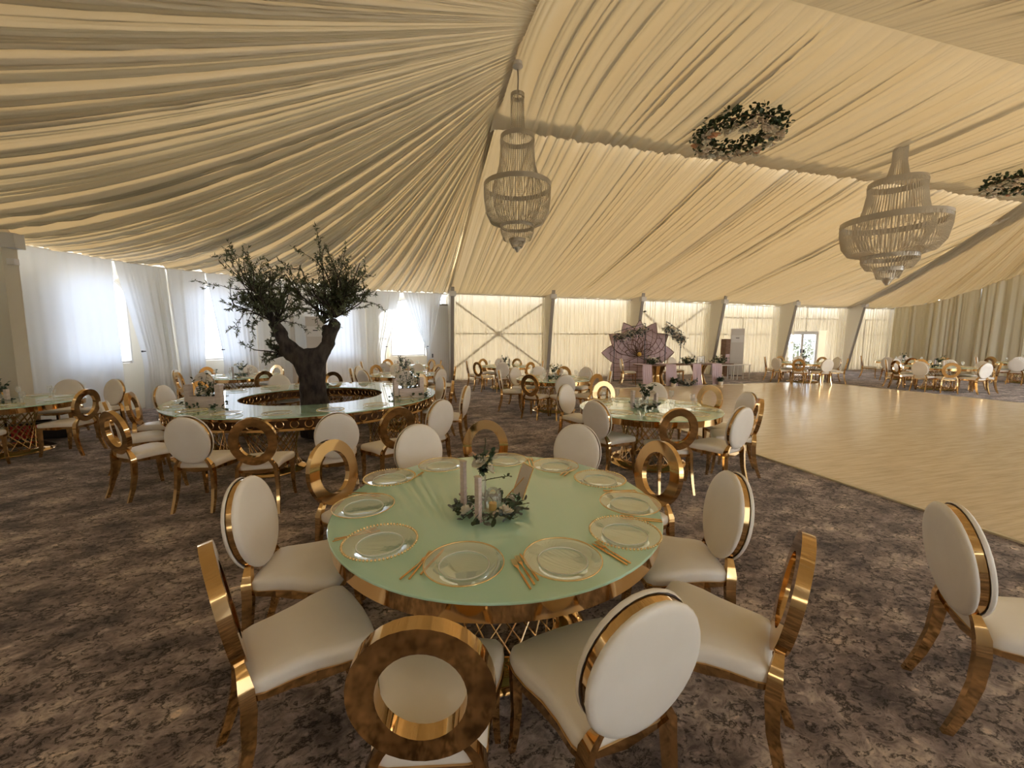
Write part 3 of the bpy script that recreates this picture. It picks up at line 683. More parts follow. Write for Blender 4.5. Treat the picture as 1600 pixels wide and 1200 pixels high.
def round_table(name, label, x, y, R, single=False):
    t = thing(name, label, 'table', (x, y, 0), 0, 'round mint glass tables')
    n = 72 if single else 48
    MB().lathe([(.001, .748), (R-.004, .748), (R, .751), (R, .757), (R-.004, .760), (.001, .760)], n).build('tabletop', M['mint'], t, True, 30)
    MB().lathe([(R-.012, .748), (R-.012, .672), (R-.035, .672), (R-.035, .748)], n).build('rim_band', M['gold'], t, True, 30)
    pedestal_parts(t, single=single)
    return t
for key in TB:
    if key == 'ring': continue
    R = .905 if key == 'front' else .93 if key == 'right' else .9
    round_table('round_table', ('round mint glass table on gold lattice, '+TD[key]).replace('the nearest mint table', 'nearest the camera'), *TB[key], R, key == 'front')
# ring table
RO, RI = 1.98, 1.07
rt = thing('ring_table', 'large ring-shaped glass table with gold apron around the olive tree', 'table', (-1.5, 7.2, 0))
seg = 4
for k in range(seg):
    a0, a1 = 2*PI*k/seg+.35, 2*PI*(k+1)/seg+.35-.004; n = 24; V = []; F = []
    for i in range(n+1):
        t_ = a0+(a1-a0)*i/n; c, s = math.cos(t_), math.sin(t_)
        V += [(RI*c, RI*s, .748), (RO*c, RO*s, .748), (RO*c, RO*s, .760), (RI*c, RI*s, .760)]
    for i in range(n):
        for q in range(4): F.append((i*4+q, i*4+(q+1) % 4, i*4+4+(q+1) % 4, i*4+4+q))
    F += [(3, 2, 1, 0), (4*n, 4*n+1, 4*n+2, 4*n+3)]
    obj('tabletop', mesh_of('tabletop', V, F, M['mint']), rt)
for R, nm in ((RO-.015, 'outer_apron'), (RI+.015, 'inner_apron')):
    d_ = -.03 if R > 1.5 else .03
    ap = MB().lathe([(R, .748), (R, .715), (R+d_, .715), (R+d_, .748)], 96).lathe([(R, .615), (R, .585), (R+d_, .585), (R+d_, .615)], 96).build(nm, M['gold'], rt, True, 30)
    MB().lathe([(R+d_*.9, .715), (R+d_*.9, .615)], 96).build('backing', M['bronze'], ap)
    num = 76 if R > 1.5 else 42
    ring = MB().tube([(0, .040*math.cos(a)*1.15, .665+.046*math.sin(a)) for a in np.linspace(0, 2*PI, 15)[:-1]], .006, 4, closed=True).mesh('ring_ornament', M['goldl'])
    for i in range(num):
        a = 2*PI*i/num; obj('ring_ornament', ring, ap, loc=((R+d_*.35)*math.cos(a), (R+d_*.35)*math.sin(a), 0), rot=(0, 0, a))
for k in range(6):
    a = math.radians(-112+60*k+14); pd = bpy.data.objects.new('pedestal', None); C.objects.link(pd); pd.parent = rt
    pd.location = (1.52*math.cos(a), 1.52*math.sin(a), 0); pd.empty_display_size = .1
    pedestal_parts(pd, r0=.30, r1=.36, ztop=.585, nrod=22, rb=.40)

# ------------------------------------------------------------------ plates, cutlery, glasses
def plate(label, group, x, y, z, R=.165, bead=False):
    t = thing('charger_plate', label, 'plate', (x, y, z), 0, group)
    MB().lathe([(.001, .004), (.095, .004), (.105, .007), (.118, .014), (R, .021)], 40).build('dish', M['glass'], t, True, 50)
    MB().tube([((.104)*math.cos(a), .104*math.sin(a), .010) for a in np.linspace(0, 2*PI, 37)[:-1]], .0030, 4, closed=True).build('well_ridge', M['highlight'], t, True)
    if bead:
        mb = MB(); nb = 64
        for i in range(nb):
            a = 2*PI*i/nb; mb.sphere((R*math.cos(a), R*math.sin(a), .022), .0062, 6, 4)
        mb.build('beaded_rim', M['goldr'], t, True)
    else: MB().tube([(R*math.cos(a), R*math.sin(a), .0215) for a in np.linspace(0, 2*PI, 49)[:-1]], .0034, 5, closed=True).build('gold_rim', M['goldr'], t, True)
    return t
PL = [(.206,1.547,0),(.613,1.474,0),(.987,1.609,1),(1.195,1.906,0),(1.213,2.302,1),(1.031,2.638,0),(.707,2.867,0),(.227,2.867,0),(-.131,2.685,1),(-.254,2.256,0),(-.14,1.816,1)]
PLAB = ['plain gold-rimmed glass plate nearest the camera, left of centre', 'plain gold-rimmed glass plate nearest the camera, right of centre', 'gold-beaded glass plate at the right front of the nearest table',
 'gold-rimmed glass plate at the right edge of the nearest table', 'gold-beaded glass plate at the right rear of the nearest table', 'gold-rimmed glass plate before the padded chair at the table rear', 'gold-rimmed glass plate before the rear ring-backed chair, behind the flowers',
 'gold-rimmed glass plate at the rear left of the nearest table', 'gold-beaded glass plate left of the flowers on the nearest table', 'gold-rimmed glass plate at the left edge of the nearest table', 'gold-beaded glass plate at the left front of the nearest table']
pp = {}
for (x, y, bd), lab in zip(PL, PLAB):
    if bd in pp: dup(pp[bd], (x, y, .7605), random.random(), lab)
    else: pp[bd] = plate(lab, 'charger plates on the nearest mint table', x, y, .7605, bead=bool(bd))
def fork_me():
    mb = MB(); P = [(0, 0), (.004, .0), (.0045, .09), (.0025, .115), (.0025, .135), (.009, .152), (.010, .165)]
    z = [.004, .006, .006, .006, .008, .010, .006]
    out = [(x, y) for x, y in P]; n = len(out); V = []; F = []
    for (x, y), zz in zip(out, z): V += [(-max(x, .002), y, zz), (max(x, .002), y, zz), (max(x, .002), y, zz-.0025), (-max(x, .002), y, zz-.0025)]
    for i in range(n-1):
        for k in range(4): F.append((i*4+k, i*4+(k+1) % 4, i*4+4+(k+1) % 4, i*4+4+k))
    F += [(0, 1, 2, 3), (4*n-1, 4*n-2, 4*n-3, 4*n-4)]
    return mesh_of('handle', V, F, M['goldb'])
fork_h = fork_me(); tm = MB()
for x in (-.0082, -.0028, .0028, .0082): tm.bar((x, .163, .005), (x, .205, .009), .0022)
fork_t = tm.mesh('tines', M['goldb'])
km = MB(); km.prism([(-.004, 0), (.004, 0), (.0045, .10), (-.0045, .10)], .002, .007); knife_h = km.mesh('handle', M['goldb'])
km = MB(); km.prism([(-.005, .10), (.006, .10), (.008, .15), (.006, .19), (-.001, .21), (-.005, .19)], .003, .0045); knife_b = km.mesh('blade', M['goldb'])
def cutlery(kind, label, h, tp, group, z=.7605):
    a = math.atan2(tp[1]-h[1], tp[0]-h[0])-PI/2
    t = thing(kind, label, kind, (h[0], h[1], z), a, group)
    if kind == 'fork': obj('handle', fork_h, t); obj('tines', fork_t, t)
    else: obj('handle', knife_h, t); obj('blade', knife_b, t)
    return t
CUT = [
 ('fork', (-.049,1.519), (.09,1.69), 'gold fork left of the front left plate, outermost of three'), ('fork', (-.015,1.510), (.085,1.70), 'gold fork left of the front left plate, middle of three'), ('knife', (.030,1.530), (.135,1.70), 'gold knife beside the front left plate, innermost'),
 ('fork', (.426,1.33), (.408,1.571), 'gold fork between the two nearest plates, outermost'), ('fork', (.448,1.352), (.432,1.576), 'gold fork between the two nearest plates, middle'), ('knife', (.470,1.372), (.455,1.58), 'gold knife between the two nearest plates, innermost'),
 ('fork', (.882,1.386), (.815,1.60), 'gold fork left of the beaded right front plate, outermost'), ('knife', (.862,1.378), (.80,1.58), 'gold knife left of the beaded right front plate, innermost'),
 ('fork', (-.356,1.900), (-.14,1.995), 'gold fork behind the beaded left front plate, upper one'), ('fork', (-.352,1.925), (-.125,1.952), 'gold fork behind the beaded left front plate, lower one'),
 ('fork', (-.361,2.48), (-.155,2.385), 'gold fork behind the left edge plate, nearer one'), ('knife', (-.350,2.51), (-.15,2.43), 'gold knife behind the left edge plate, farther one'),
 ('fork', (-.02,2.60), (.085,2.76), 'gold fork right of the beaded left rear plate'), ('fork', (.86,2.70), (.90,2.90), 'gold fork right of the rear plate, left one of the pair'), ('fork', (.885,2.69), (.925,2.89), 'gold fork right of the rear plate, right one of the pair'),
 ('fork', (1.00,2.47), (1.13,2.60), 'gold fork between the two right rear plates, left one'), ('knife', (1.02,2.45), (1.15,2.58), 'gold knife between the two right rear plates, right one'),
 ('fork', (1.35,2.094), (1.13,2.135), 'gold fork lying between the beaded and plain right plates'), ('knife', (1.345,2.07), (1.13,2.11), 'gold knife lying between the beaded and plain right plates'),
 ('fork', (1.255,1.70), (1.06,1.80), 'gold fork behind the beaded right front plate'), ('knife', (1.245,1.68), (1.05,1.78), 'gold knife behind the beaded right front plate')]
for kd, h, tp, lab in CUT: cutlery(kd, lab, h, tp, 'gold cutlery on the nearest table')
def glassware(x, y, z, label, group, kind='tumbler'):
    t = thing('wine_glass', label, 'glass', (x, y, z), 0, group)
    MB().lathe([(.001, .002), (.032, .002), (.032, .004), (.004, .008)], 14).build('foot', M['glass'], t, True)
    MB().lathe([(.004, .006), (.004, .08)], 8).build('stem', M['glass'], t, True)
    MB().lathe([(.004, .08), (.024, .10), (.034, .13), (.033, .16), (.029, .185)], 14).build('bowl', M['glass'], t, True)
    return t
gl = None
ORD2 = ['camera-side']+ORD[1:]+['seventeenth', 'eighteenth']
def settings(key, cx, cy, R, n, a0=0, glasses=True, rows=('',)):
    global gl
    for i in range(n):
        a = math.atan2(-cy, -cx)+a0-2*PI*i/n; x, y = cx+(R-.23)*math.cos(a), cy+(R-.23)*math.sin(a)
        dup(pp[0 if i % 3 else 1], (x, y, .7605), a, f'glass charger plate, {ORD2[i]} clockwise at {TD[key]}', 'charger plates on '+TD[key])
        b_ = a+.30*.9/R; gx, gy = cx+(R-.33)*math.cos(b_), cy+(R-.33)*math.sin(b_)
        if glasses:
            lab = f'clear stemmed glass, {ORD2[i]} clockwise at {TD[key]}'; gp = 'glasses on '+TD[key]
            if gl is None: gl = glassware(gx, gy, .7605, lab, gp)
            else: dup(gl, (gx, gy, .7605), 0, lab, gp)
settings('right', *TB['right'], .93, 9, .2)
settings('ring', -1.5, 7.2, RO, 18, .1, False)
for key in ('leftend', 'win', 'midnear', 'midfar', 'back', 'mid', 'door', 'rnear', 'rback', 'rfar'): settings(key, *TB[key], .9, 8, .1)

# ------------------------------------------------------------------ flowers
def rose_mesh(r, m, rs):
    mb = MB()
    for lay, (n, rr, zz, tl) in enumerate(((6, 1.0, .0, .5), (5, .72, .18, .9), (4, .45, .32, 1.3))):
        for i in range(n):
            a = 2*PI*i/n+lay*.5+rs.rand()*.3; c, s = math.cos(a), math.sin(a)
            u = Vector((-s, c, 0)); o_ = Vector((c, s, 0)); b0 = o_*.12*r+Vector((0, 0, zz*r)); tip = o_*rr*r*math.cos(tl*.5)+Vector((0, 0, (zz+.55*math.sin(tl))*r))
            md = (b0+tip)/2+Vector((0, 0, -.10*r)); w_ = rr*r*.55
            mb.add([b0-u*w_*.4, b0+u*w_*.4, md+u*w_, tip+u*w_*.55, tip-u*w_*.55, md-u*w_], [(0, 1, 2, 5), (5, 2, 3, 4)])
    mb.sphere((0, 0, .45*r), .28*r, 6, 4)
    return mb.mesh('blossom', m, True)
rs = np.random.RandomState(3)
ROSE = {k: rose_mesh(1, M[k], rs) for k in ('rose', 'peach', 'blush')}
def blossom(parent, p, r, k, rs):
    o = obj('blossom', ROSE[k], parent, loc=tuple(p), rot=(rs.uniform(-.7, .7), rs.uniform(-.7, .7), rs.rand()*6)); o.scale = (r, r, r); return o
def roundleaf(mb, p, a, u, size):
    q = a.cross(u).normalized(); n = 7
    ring = [p+a*size*(.5+.5*math.cos(2*PI*i/n))*1.25+q*size*.55*math.sin(2*PI*i/n)+u*size*.12*abs(math.sin(2*PI*i/n)) for i in range(n)]
    mb.add(ring, [tuple(range(n))])
def sprig(mb, stem, p0, d, L, n, size, rs):
    p0 = Vector(p0); d = Vector(d).normalized(); P = [p0+d*L*k/4+Vector((0, 0, -.05*L*(k/4)**2)) for k in range(5)]
    stem.tube(P, .0025, 4)
    for i in range(n):
        k = (i+1)/n; p = p0+d*L*k+Vector((0, 0, -.05*L*k*k)); a = (d*.4+Vector(rs.normal(size=3))).normalized()
        roundleaf(mb, p, a, Vector((0, 0, 1)) if abs(a.z) < .9 else Vector((1, 0, 0)), size*(.7+.6*rs.rand()))
# centrepiece on the nearest table
cp = thing('flower_centrepiece', 'round wreath of white roses and dark leaves with a glass bud vase, nearest table', 'centrepiece', (.42, 2.06, .7605))
rs = np.random.RandomState(12)
lv, st, lg = MB(), MB(), MB()
for i in range(24):
    a = i/24*2*PI+rs.rand()*.2; sprig(lg if i % 2 else lv, st, (.09*math.cos(a), .09*math.sin(a), .02), (math.cos(a)-.6*math.sin(a), math.sin(a)+.6*math.cos(a), .25*rs.rand()), .12, 7, .026, rs)
lv.build('dark_leaves', M['leafd'], cp)['kind'] = 'stuff'; lg.build('grey_leaves', M['leafg'], cp)['kind'] = 'stuff'
for x, y, z, r, k in ((-.135, -.075, .035, .046, 'rose'), (.055, -.135, .035, .048, 'rose'), (-.02, .12, .03, .03, 'rose'), (.13, .04, .03, .03, 'blush'), (.01, -.12, .025, .02, 'blush')): blossom(cp, (x, y, z), r, k, rs)
MB().lathe([(.001, .003), (.032, .003), (.032, .006), (.022, .012), (.022, .20), (.020, .20), (.020, .012), (.001, .008)], 20).build('bud_vase', M['glass'], cp, True, 40, loc=(-.04, .0, 0))
lv2 = MB(); rs = np.random.RandomState(4)
for i in range(12):
    a = rs.rand()*6.28; sprig(lv2, st, (-.04, 0, .20+.02*rs.rand()), (.55*math.cos(a), .55*math.sin(a), .75+rs.rand()*.5), .07+.10*rs.rand(), 7, .026, rs)
sprig(lv2, st, (-.04, 0, .17), (1, .1, .1), .16, 12, .014, rs)
lv2.build('vase_leaves', M['leafd'], cp)['kind'] = 'stuff'; st.build('stems', M['leafd'], cp)['kind'] = 'stuff'
for x, y, z, r, k in ((-.06, -.05, .285, .045, 'rose'), (-.01, -.04, .24, .036, 'rose'), (-.09, .01, .31, .024, 'peach'), (.02, -.01, .29, .026, 'rose')): blossom(cp, (x, y, z), r, k, rs)
cl = thing('candle_cloche', 'small glass globe with a yellow candle inside the flower wreath', 'candle holder', (.435, 2.045, .7605))
MB().lathe([(.001, .003), (.04, .003), (.045, .03), (.05, .06), (.045, .10), (.025, .125), (.001, .13)], 24).build('globe', M['glass'], cl, True, 60)
MB().lathe([(.001, .006), (.022, .006), (.022, .045), (.001, .048)], 16).build('candle', M['yellow'], cl, True, 40); MB().tube([(0, 0, .047), (0, 0, .06)], .0015, 4).build('wick', M['dark'], cl)
for (x, y, h), lab in (((.335, 1.935, .235), 'pale pink wooden pillar standing in front of the bud vase'), ((.285, 2.12, .265), 'taller pale pink wooden pillar left behind the bud vase')):
    t = thing('candle_pillar', lab, 'candle holder', (x, y, .7605), .5, 'pink pillars on the nearest table')
    MB().box(-.010, .010, -.016, .016, .004, h).build('pillar', M['pinkwood'], t); MB().box(-.014, .014, -.019, .019, 0, .006).build('foot', M['pinkwood'], t); MB().box(-.013, .013, -.018, .018, h, h+.006).build('cap', M['paper'], t)
    tw_ = MB()
    for z in (.07, .10): tw_.tube([(.0135*a, .0185*b_, z+.02*a) for a, b_ in ((-1, -1), (1, -1), (1, 1), (-1, 1))], .0016, 4, closed=True)
    tw_.build('ribbon', M['mauvecloth'], t)
ts = thing('table_card', 'cream menu card leaning on a gold stand right of the flowers', 'menu card', (.62, 2.2, .7605), math.radians(-75))
Mt = Matrix.Rotation(math.radians(-22), 4, 'X')
MB().box(-.055, .055, -.002, .002, .004, .19, Mt).build('card', M['paper'], ts)
fr = MB(); fr.bar((-.058, 0, 0), Mt @ Vector((-.058, 0, .195)), .006); fr.bar((.058, 0, 0), Mt @ Vector((.058, 0, .195)), .006); fr.bar(Mt @ Vector((-.058, 0, .195)), Mt @ Vector((.058, 0, .195)), .006); fr.bar((0, -.09, 0), Mt @ Vector((0, 0, .12)), .005)
fr.build('stand', M['goldl'], ts)

def centre_small(x, y, label, seed, flowers=True, h=.30):
    rs = np.random.RandomState(seed); t = thing('flower_vase', label, 'centrepiece', (x, y, .7605), rs.rand()*6, 'vases of greenery on the farther tables')
    MB().lathe([(.001, .003), (.045, .003), (.045, .16), (.043, .16), (.043, .01), (.001, .008)], 14).build('vase', M['glass'], t, True, 40)
    lv, st = MB(), MB()
    for i in range(12):
        a = rs.rand()*6.28; sprig(lv, st, (0, 0, .14), (.7*math.cos(a), .7*math.sin(a), .6+rs.rand()), h*(.3+.6*rs.rand()), 8, .035, rs)
    for i in range(9):
        a = i/9*6.28; sprig(lv, st, (.05*math.cos(a), .05*math.sin(a), .02), (math.cos(a), math.sin(a), .2), .13, 6, .04, rs)
    lv.build('leaves', M['leafd'], t)['kind'] = 'stuff'; st.build('stems', M['leafd'], t)['kind'] = 'stuff'
    for i in range(7):
        a = rs.rand()*6.28; blossom(t, (.12*math.cos(a), .12*math.sin(a), .05+.26*rs.rand()*(i % 2)), .04, 'rose' if rs.rand() < .7 else 'blush', rs)
    for i in range(2):
        px, py = (.17 if i else -.15), (-.05 if i else .04)
        MB().box(px-.018, px+.018, py-.025, py+.025, 0, .20+.04*i).build('candle_pillar', M['pinkwood'], t)
for i, key in enumerate(('right', 'leftend', 'win', 'midnear', 'midfar', 'back', 'mid', 'door', 'rnear', 'rback', 'rfar')):
    centre_small(TB[key][0]+(.0 if key != 'right' else -.05), TB[key][1], 'vase of dark greenery and pale flowers on '+TD[key], 100+i)
# wooden flower boxes on the ring table
for (x, y, lab, sd) in ((-2.72, 6.35, 'pale wooden flower box with tall sprigs on the ring table, left of the trunk', 5), (.02, 6.55, 'pale wooden flower box with a green vase on the ring table, right of the trunk', 6)):
    rs = np.random.RandomState(sd); t = thing('flower_box', lab, 'flower box', (x, y, .7605), -.25 if x < 0 else .35, 'wooden flower boxes on the ring table')
    mb = MB().box(-.17, .17, -.06, -.05, .0, .15).box(-.17, .17, .05, .06, 0, .15).box(-.17, -.16, -.05, .05, 0, .15).box(.16, .17, -.05, .05, 0, .15).box(-.16, .16, -.05, .05, 0, .01); mb.build('box', M['pinkwood'], t)
    for px in (-.21, .21): MB().box(px-.035, px+.035, -.04, .04, 0, .31).build('post', M['pinkwood'], t)
    lv, st = MB(), MB()
    for i in range(16): a = rs.rand()*6.28; sprig(lv, st, (rs.uniform(-.12, .14), 0, .12), (.35*math.cos(a), .35*math.sin(a), 1), .12+.32*rs.rand(), 9, .030, rs)
    for i in range(8): a = i/8*6.28; sprig(lv, st, (.2*math.cos(a), .1*math.sin(a), .02), (math.cos(a), math.sin(a)*.6, .25), .12, 6, .035, rs)
    lv.build('leaves', M['leafd'], t)['kind'] = 'stuff'; st.build('stems', M['leafd'], t)['kind'] = 'stuff'
    for i in range(6): blossom(t, (rs.uniform(-.2, .2), rs.uniform(-.05, .05), .16+.12*rs.rand()), .038, 'rose', rs)

# ------------------------------------------------------------------ olive tree
tree = thing('olive_tree', 'dark pollarded olive tree rising through the ring table', 'tree', (-1.5, 7.2, 0))
P = [(0, 0, 0), (0, 0, .25), (.0, 0, .6), (-.02, .0, .95), (-.02, 0, 1.2), (-.17, .02, 1.40), (-.34, .04, 1.50), (-.42, .03, 1.66), (-.50, 0, 1.88), (-.56, -.02, 1.98), (.08, 0, 1.38), (.22, -.02, 1.56), (.31, -.03, 1.78), (.39, -.03, 2.03), (.20, .02, 1.92), (-.46, .06, 1.40)]
E_ = [(0,1),(1,2),(2,3),(3,4),(4,5),(5,6),(6,7),(7,8),(8,9),(4,10),(10,11),(11,12),(12,13),(12,14),(6,15)]
Rr = [.30, .27, .235, .20, .20, .15, .115, .10, .10, .115, .15, .125, .115, .115, .06, .07]
me = bpy.data.meshes.new('trunk'); me.from_pydata(P, E_, []); me.materials.append(M['bark'])
to = obj('trunk', me, tree); md = to.modifiers.new('skin', 'SKIN'); md.use_smooth_shade = True
for i, v in enumerate(me.skin_vertices[0].data): v.radius = (Rr[i], Rr[i]*.9); v.use_root = (i == 0)
sb = to.modifiers.new('sub', 'SUBSURF'); sb.levels = sb.render_levels = 2
tx = bpy.data.textures.new('bark_lumps', 'CLOUDS'); tx.noise_scale = .13
dm = to.modifiers.new('lumps', 'DISPLACE'); dm.texture = tx; dm.strength = .09; dm.mid_level = .5
rs = np.random.RandomState(21); br = MB(); lf = MB()
def twig(p, d, L, r, depth):
    p = Vector(p); d = Vector(d).normalized(); pts = [p]; n = 5
    for i in range(n):
        d = (d+Vector(rs.normal(size=3))*.16+Vector((0, 0, .02))).normalized(); pts.append(pts[-1]+d*L/n)
    br.tube(pts, [r*(1-.6*i/n) for i in range(n+1)], 4 if depth else 5, cap=False)
    if depth < 2:
        for i in range(2 if depth else 4):
            k = rs.randint(1, n+1); dd = (d+Vector(rs.normal(size=3))*.55).normalized(); twig(pts[k], dd, L*rs.uniform(.4, .65), r*.45, depth+1)
    if depth >= 1:
        for q in range(26 if depth == 2 else 16):
            k = rs.rand()*n; i = min(int(k), n-1); c = pts[i]+(pts[i+1]-pts[i])*(k-i)
            a = (d*.8+Vector(rs.normal(size=3))*.8).normalized(); u = a.cross(Vector(rs.normal(size=3))).normalized(); s_ = rs.uniform(.019, .036); c = c+a*s_
            lf.add([c-a*s_, c-a*s_*.2+u*s_*.28, c+a*s_, c-a*s_*.2-u*s_*.28], [(0, 1, 2, 3)])
for c, lo, hi, n, ax in (((-.50, -.02, 1.93), .5, .9, 26, (-.30, 0, 1)), ((.39, -.03, 2.05), .5, .98, 28, (.12, 0, 1)), ((.20, .02, 1.95), .5, .95, 6, (-.12, 0, 1)), ((-.46, .06, 1.42), .3, .55, 4, (-.8, 0, .6)), ((-.02, 0, 1.95), .0, .0, 0, (0, 0, 1))):
    for i in range(n):
        d = Vector(ax)+Vector(rs.normal(size=3))*Vector((.60, .55, .35)).length*.52
        if d.z < -.25: d.z = .0
        twig(c, d, rs.uniform(lo, hi)*(.85 if d.normalized().z > .85 else 1.05), .016, 0)
br.build('branches', M['bark'], tree); o = lf.build('foliage', M['leaf'], tree); o['kind'] = 'stuff'

# ------------------------------------------------------------------ chandeliers
def strands(pf, n, rad, bead=.028):
    """pf: list of (r,z); vertical strings of beads along the profile, n strings"""
    d = [0]
    for a, b_ in zip(pf[:-1], pf[1:]): d.append(d[-1]+math.hypot(b_[0]-a[0], b_[1]-a[1]))
    N = max(3, int(d[-1]/bead)); s = np.linspace(0, d[-1], 2*N+1); r = np.interp(s, d, [q[0] for q in pf]); z = np.interp(s, d, [q[1] for q in pf])
    mb = MB(); rr = [rad*(1 if k % 2 else .45) for k in range(2*N+1)]
    for i in range(n):
        a = 2*PI*i/n+.01; mb.tube([(r[k]*math.cos(a), r[k]*math.sin(a), z[k]) for k in range(2*N+1)], rr, 3, cap=False)
    return mb
def hoop(r, z0, z1, n=56): return MB().lathe([(r, z0), (r, z1), (r-.012, z1), (r-.012, z0), (r, z0)], n)
def chandelier(label, x, y, zs, ws, rod_top, n=1.0):
    """zs: [cap, tier2 top, tier2 bottom / bowl ring, bowl bottom, tier3 bottom, tier4 bottom, tip]; ws radii"""
    t = thing('chandelier', label, 'chandelier', (x, y, 0), 0, 'crystal bead chandeliers')
    c0, c1, c2, c3, c4, c5, c6 = zs; r0, r0b, r1, r1b, r2, r3, r3t, r4t, r4b, r5 = ws
    k = r2/.5
    hoop(r0, c0-.06, c0+.0).build('top_band', M['chrome'], t, True, 40)
    strands([(r0-.01, c0-.03), (r0*.95, (c0+c1)/2), (r0b, c1)], int(24*n), .0078*k, .03).build('neck_strands', M['crystal'], t)['kind'] = 'stuff'
    hoop(r1, c1-.07*k, c1).build('upper_band', M['chrome'], t, True, 40)
    strands([(r1, c1-.05), (r1*.98, c1-.25*(c1-c2)), (r1*1.06, c1-.6*(c1-c2)), (r1b, c2)], int(54*n), .0082*k).build('upper_strands', M['crystal'], t)['kind'] = 'stuff'
    hoop(r2, c2-.07*k, c2, 72).build('bowl_band', M['chrome'], t, True, 40)
    mb = strands([(r2-.005, c2-.05), (r2*.985, c2-.35*(c2-c3)), (r2*.93, c2-.70*(c2-c3)), (r2*.80, c2-.93*(c2-c3)), (r3*1.05, c3-.01)], int(76*n), .0082*k)
    mb.build('bowl_strands', M['crystal'], t)['kind'] = 'stuff'
    strands([(r2*.72, c2), (r2*.70, c2-.3), (r2*.5, c3+.05)], int(36*n), .0078*k).build('inner_strands', M['crystal'], t)['kind'] = 'stuff'
    hoop(r3, c3-.05*k, c3).build('middle_band', M['chrome'], t, True, 40)
    strands([(r3, c3-.02), (r3*.98, (c3+c4)/2), (r3t, c4)], int(46*n), .0078*k).build('middle_strands', M['crystal'], t)['kind'] = 'stuff'
    hoop(r4t, c4-.03*k, c4+.02*k).build('lower_band', M['chrome'], t, True, 40)
    strands([(r4t, c4), (r4b, c5)], int(30*n), .0078*k).build('lower_strands', M['crystal'], t)['kind'] = 'stuff'
    f = MB(); zz = c5+.02
    for q in range(4):
        rr_ = r5*(1-.2*q); f.lathe([(rr_, zz), (rr_, zz-.02*k), (rr_*.8, zz-.035*k)], 20); zz -= (c5-c6)/4
    f.lathe([(r5*.5, c5+.02), (r5*.25, c6)], 10).build('finial', M['chrome'], t, True, 40)
    MB().tube([(0, 0, c0-.1), (.01, 0, (c0+rod_top)/2), (0, 0, rod_top-.05)], .012, 6).build('suspension_cable', M['steel'], t)
    MB().lathe([(.001, rod_top), (.07, rod_top), (.08, rod_top-.06), (.03, rod_top-.10), (.001, rod_top-.1)], 16).build('ceiling_hook', M['acgrey'], t, True, 40)
    return t
chandelier('slim crystal chandelier hanging left, above the middle aisle', 1.735, 6.2, [5.36, 4.76, 4.06, 3.46, 3.23, 3.11, 3.05], [.105, .115, .26, .36, .52, .26, .21, .13, .07, .05], 5.80)
chandelier('broad crystal chandelier with a wide bowl hanging above the dance floor', 9.78, 6.2, [5.62, 4.89, 4.14, 3.42, 3.14, 2.94, 2.82], [.12, .19, .46, .56, .86, .46, .36, .24, .17, .10], 5.72, 1.2)

# ------------------------------------------------------------------ ceiling wreaths
for x, lab, sd in ((5.75, 'hanging oval wreath of white flowers and dark leaves between the chandeliers', 8), (13.8, 'hanging flower wreath right of the broad chandelier, cut by the frame', 9)):
    rs = np.random.RandomState(sd); t = thing('ceiling_wreath', lab, 'wreath', (x, 6.15, 5.28), 0, 'flower wreaths under the ceiling')
    MB().tube([(.58*math.cos(a), .58*math.sin(a), 0) for a in np.linspace(0, 2*PI, 33)[:-1]], .014, 6, closed=True).build('hoop', M['wooddark'], t)
    for i in range(3):
        a = i*2.1+.5; MB().tube([(.58*math.cos(a), .58*math.sin(a), 0), (.5*math.cos(a), .5*math.sin(a), .30)], .004, 4).build('wire', M['steel'], t)
    lv = MB()
    for i in range(1000):
        a = rs.rand()*6.28; b_ = rs.rand()*6.28; rr_ = .18*(.3+.8*rs.rand()); p = Vector(((.58+rr_*math.cos(b_))*math.cos(a), (.58+rr_*math.cos(b_))*math.sin(a), rr_*.8*math.sin(b_)))
        v_ = Vector(rs.normal(size=3)).normalized(); roundleaf(lv, p, v_, Vector((0, 0, 1)) if abs(v_.z) < .9 else Vector((1, 0, 0)), .055)
    lv.build('leaves', M['leafd'], t)['kind'] = 'stuff'
    for i in range(84):
        a = i/84*6.28+rs.rand()*.1; b_ = rs.uniform(-2.6, -.5); rr_ = rs.uniform(.10, .18); k = rs.choice(['rose', 'blush', 'rose', 'blush', 'peach'] if i % 3 == 0 else ['rose', 'blush'])
        o = obj('blossom', ROSE[k], t, loc=((.58+rr_*math.cos(b_))*math.cos(a), (.58+rr_*math.cos(b_))*math.sin(a), rr_*math.sin(b_)), rot=(PI+rs.uniform(-.6, .6), rs.uniform(-.6, .6), 0)); s_ = rs.uniform(.05, .085); o.scale = (s_, s_, s_)

# ------------------------------------------------------------------ bridal table and lotus backdrop
lo = thing('lotus_backdrop', 'large mauve lotus-shaped wooden backdrop with dark petal lines', 'backdrop', (9.42, 14.75, 0), math.radians(-8))
def petal(ang, L, w_, base=.0, n=12):
    """outline of one pointed petal in the x-z plane around the lotus heart"""
    P = []
    for sgn in (1, -1):
        for i in range(n):
            k = i/(n-1) if sgn > 0 else 1-i/(n-1); ww = w_*(math.sin(PI*min(1, k*.93+.07)**1.25)+.12*(1-k))
            P.append((base+L*k, sgn*ww*(1 if k < 1 else 0)))
    out = []
    for r_, q in P:
        c, s = math.cos(ang), math.sin(ang); out.append((r_*c-q*s, r_*s+q*c))
    return out
HZ = 1.03
def slab(P, y0, y1):
    return MB().prism(P, y0, y1, Matrix(((1, 0, 0, 0), (0, 0, 1, 0), (0, 1, 0, HZ), (0, 0, 0, 1))))
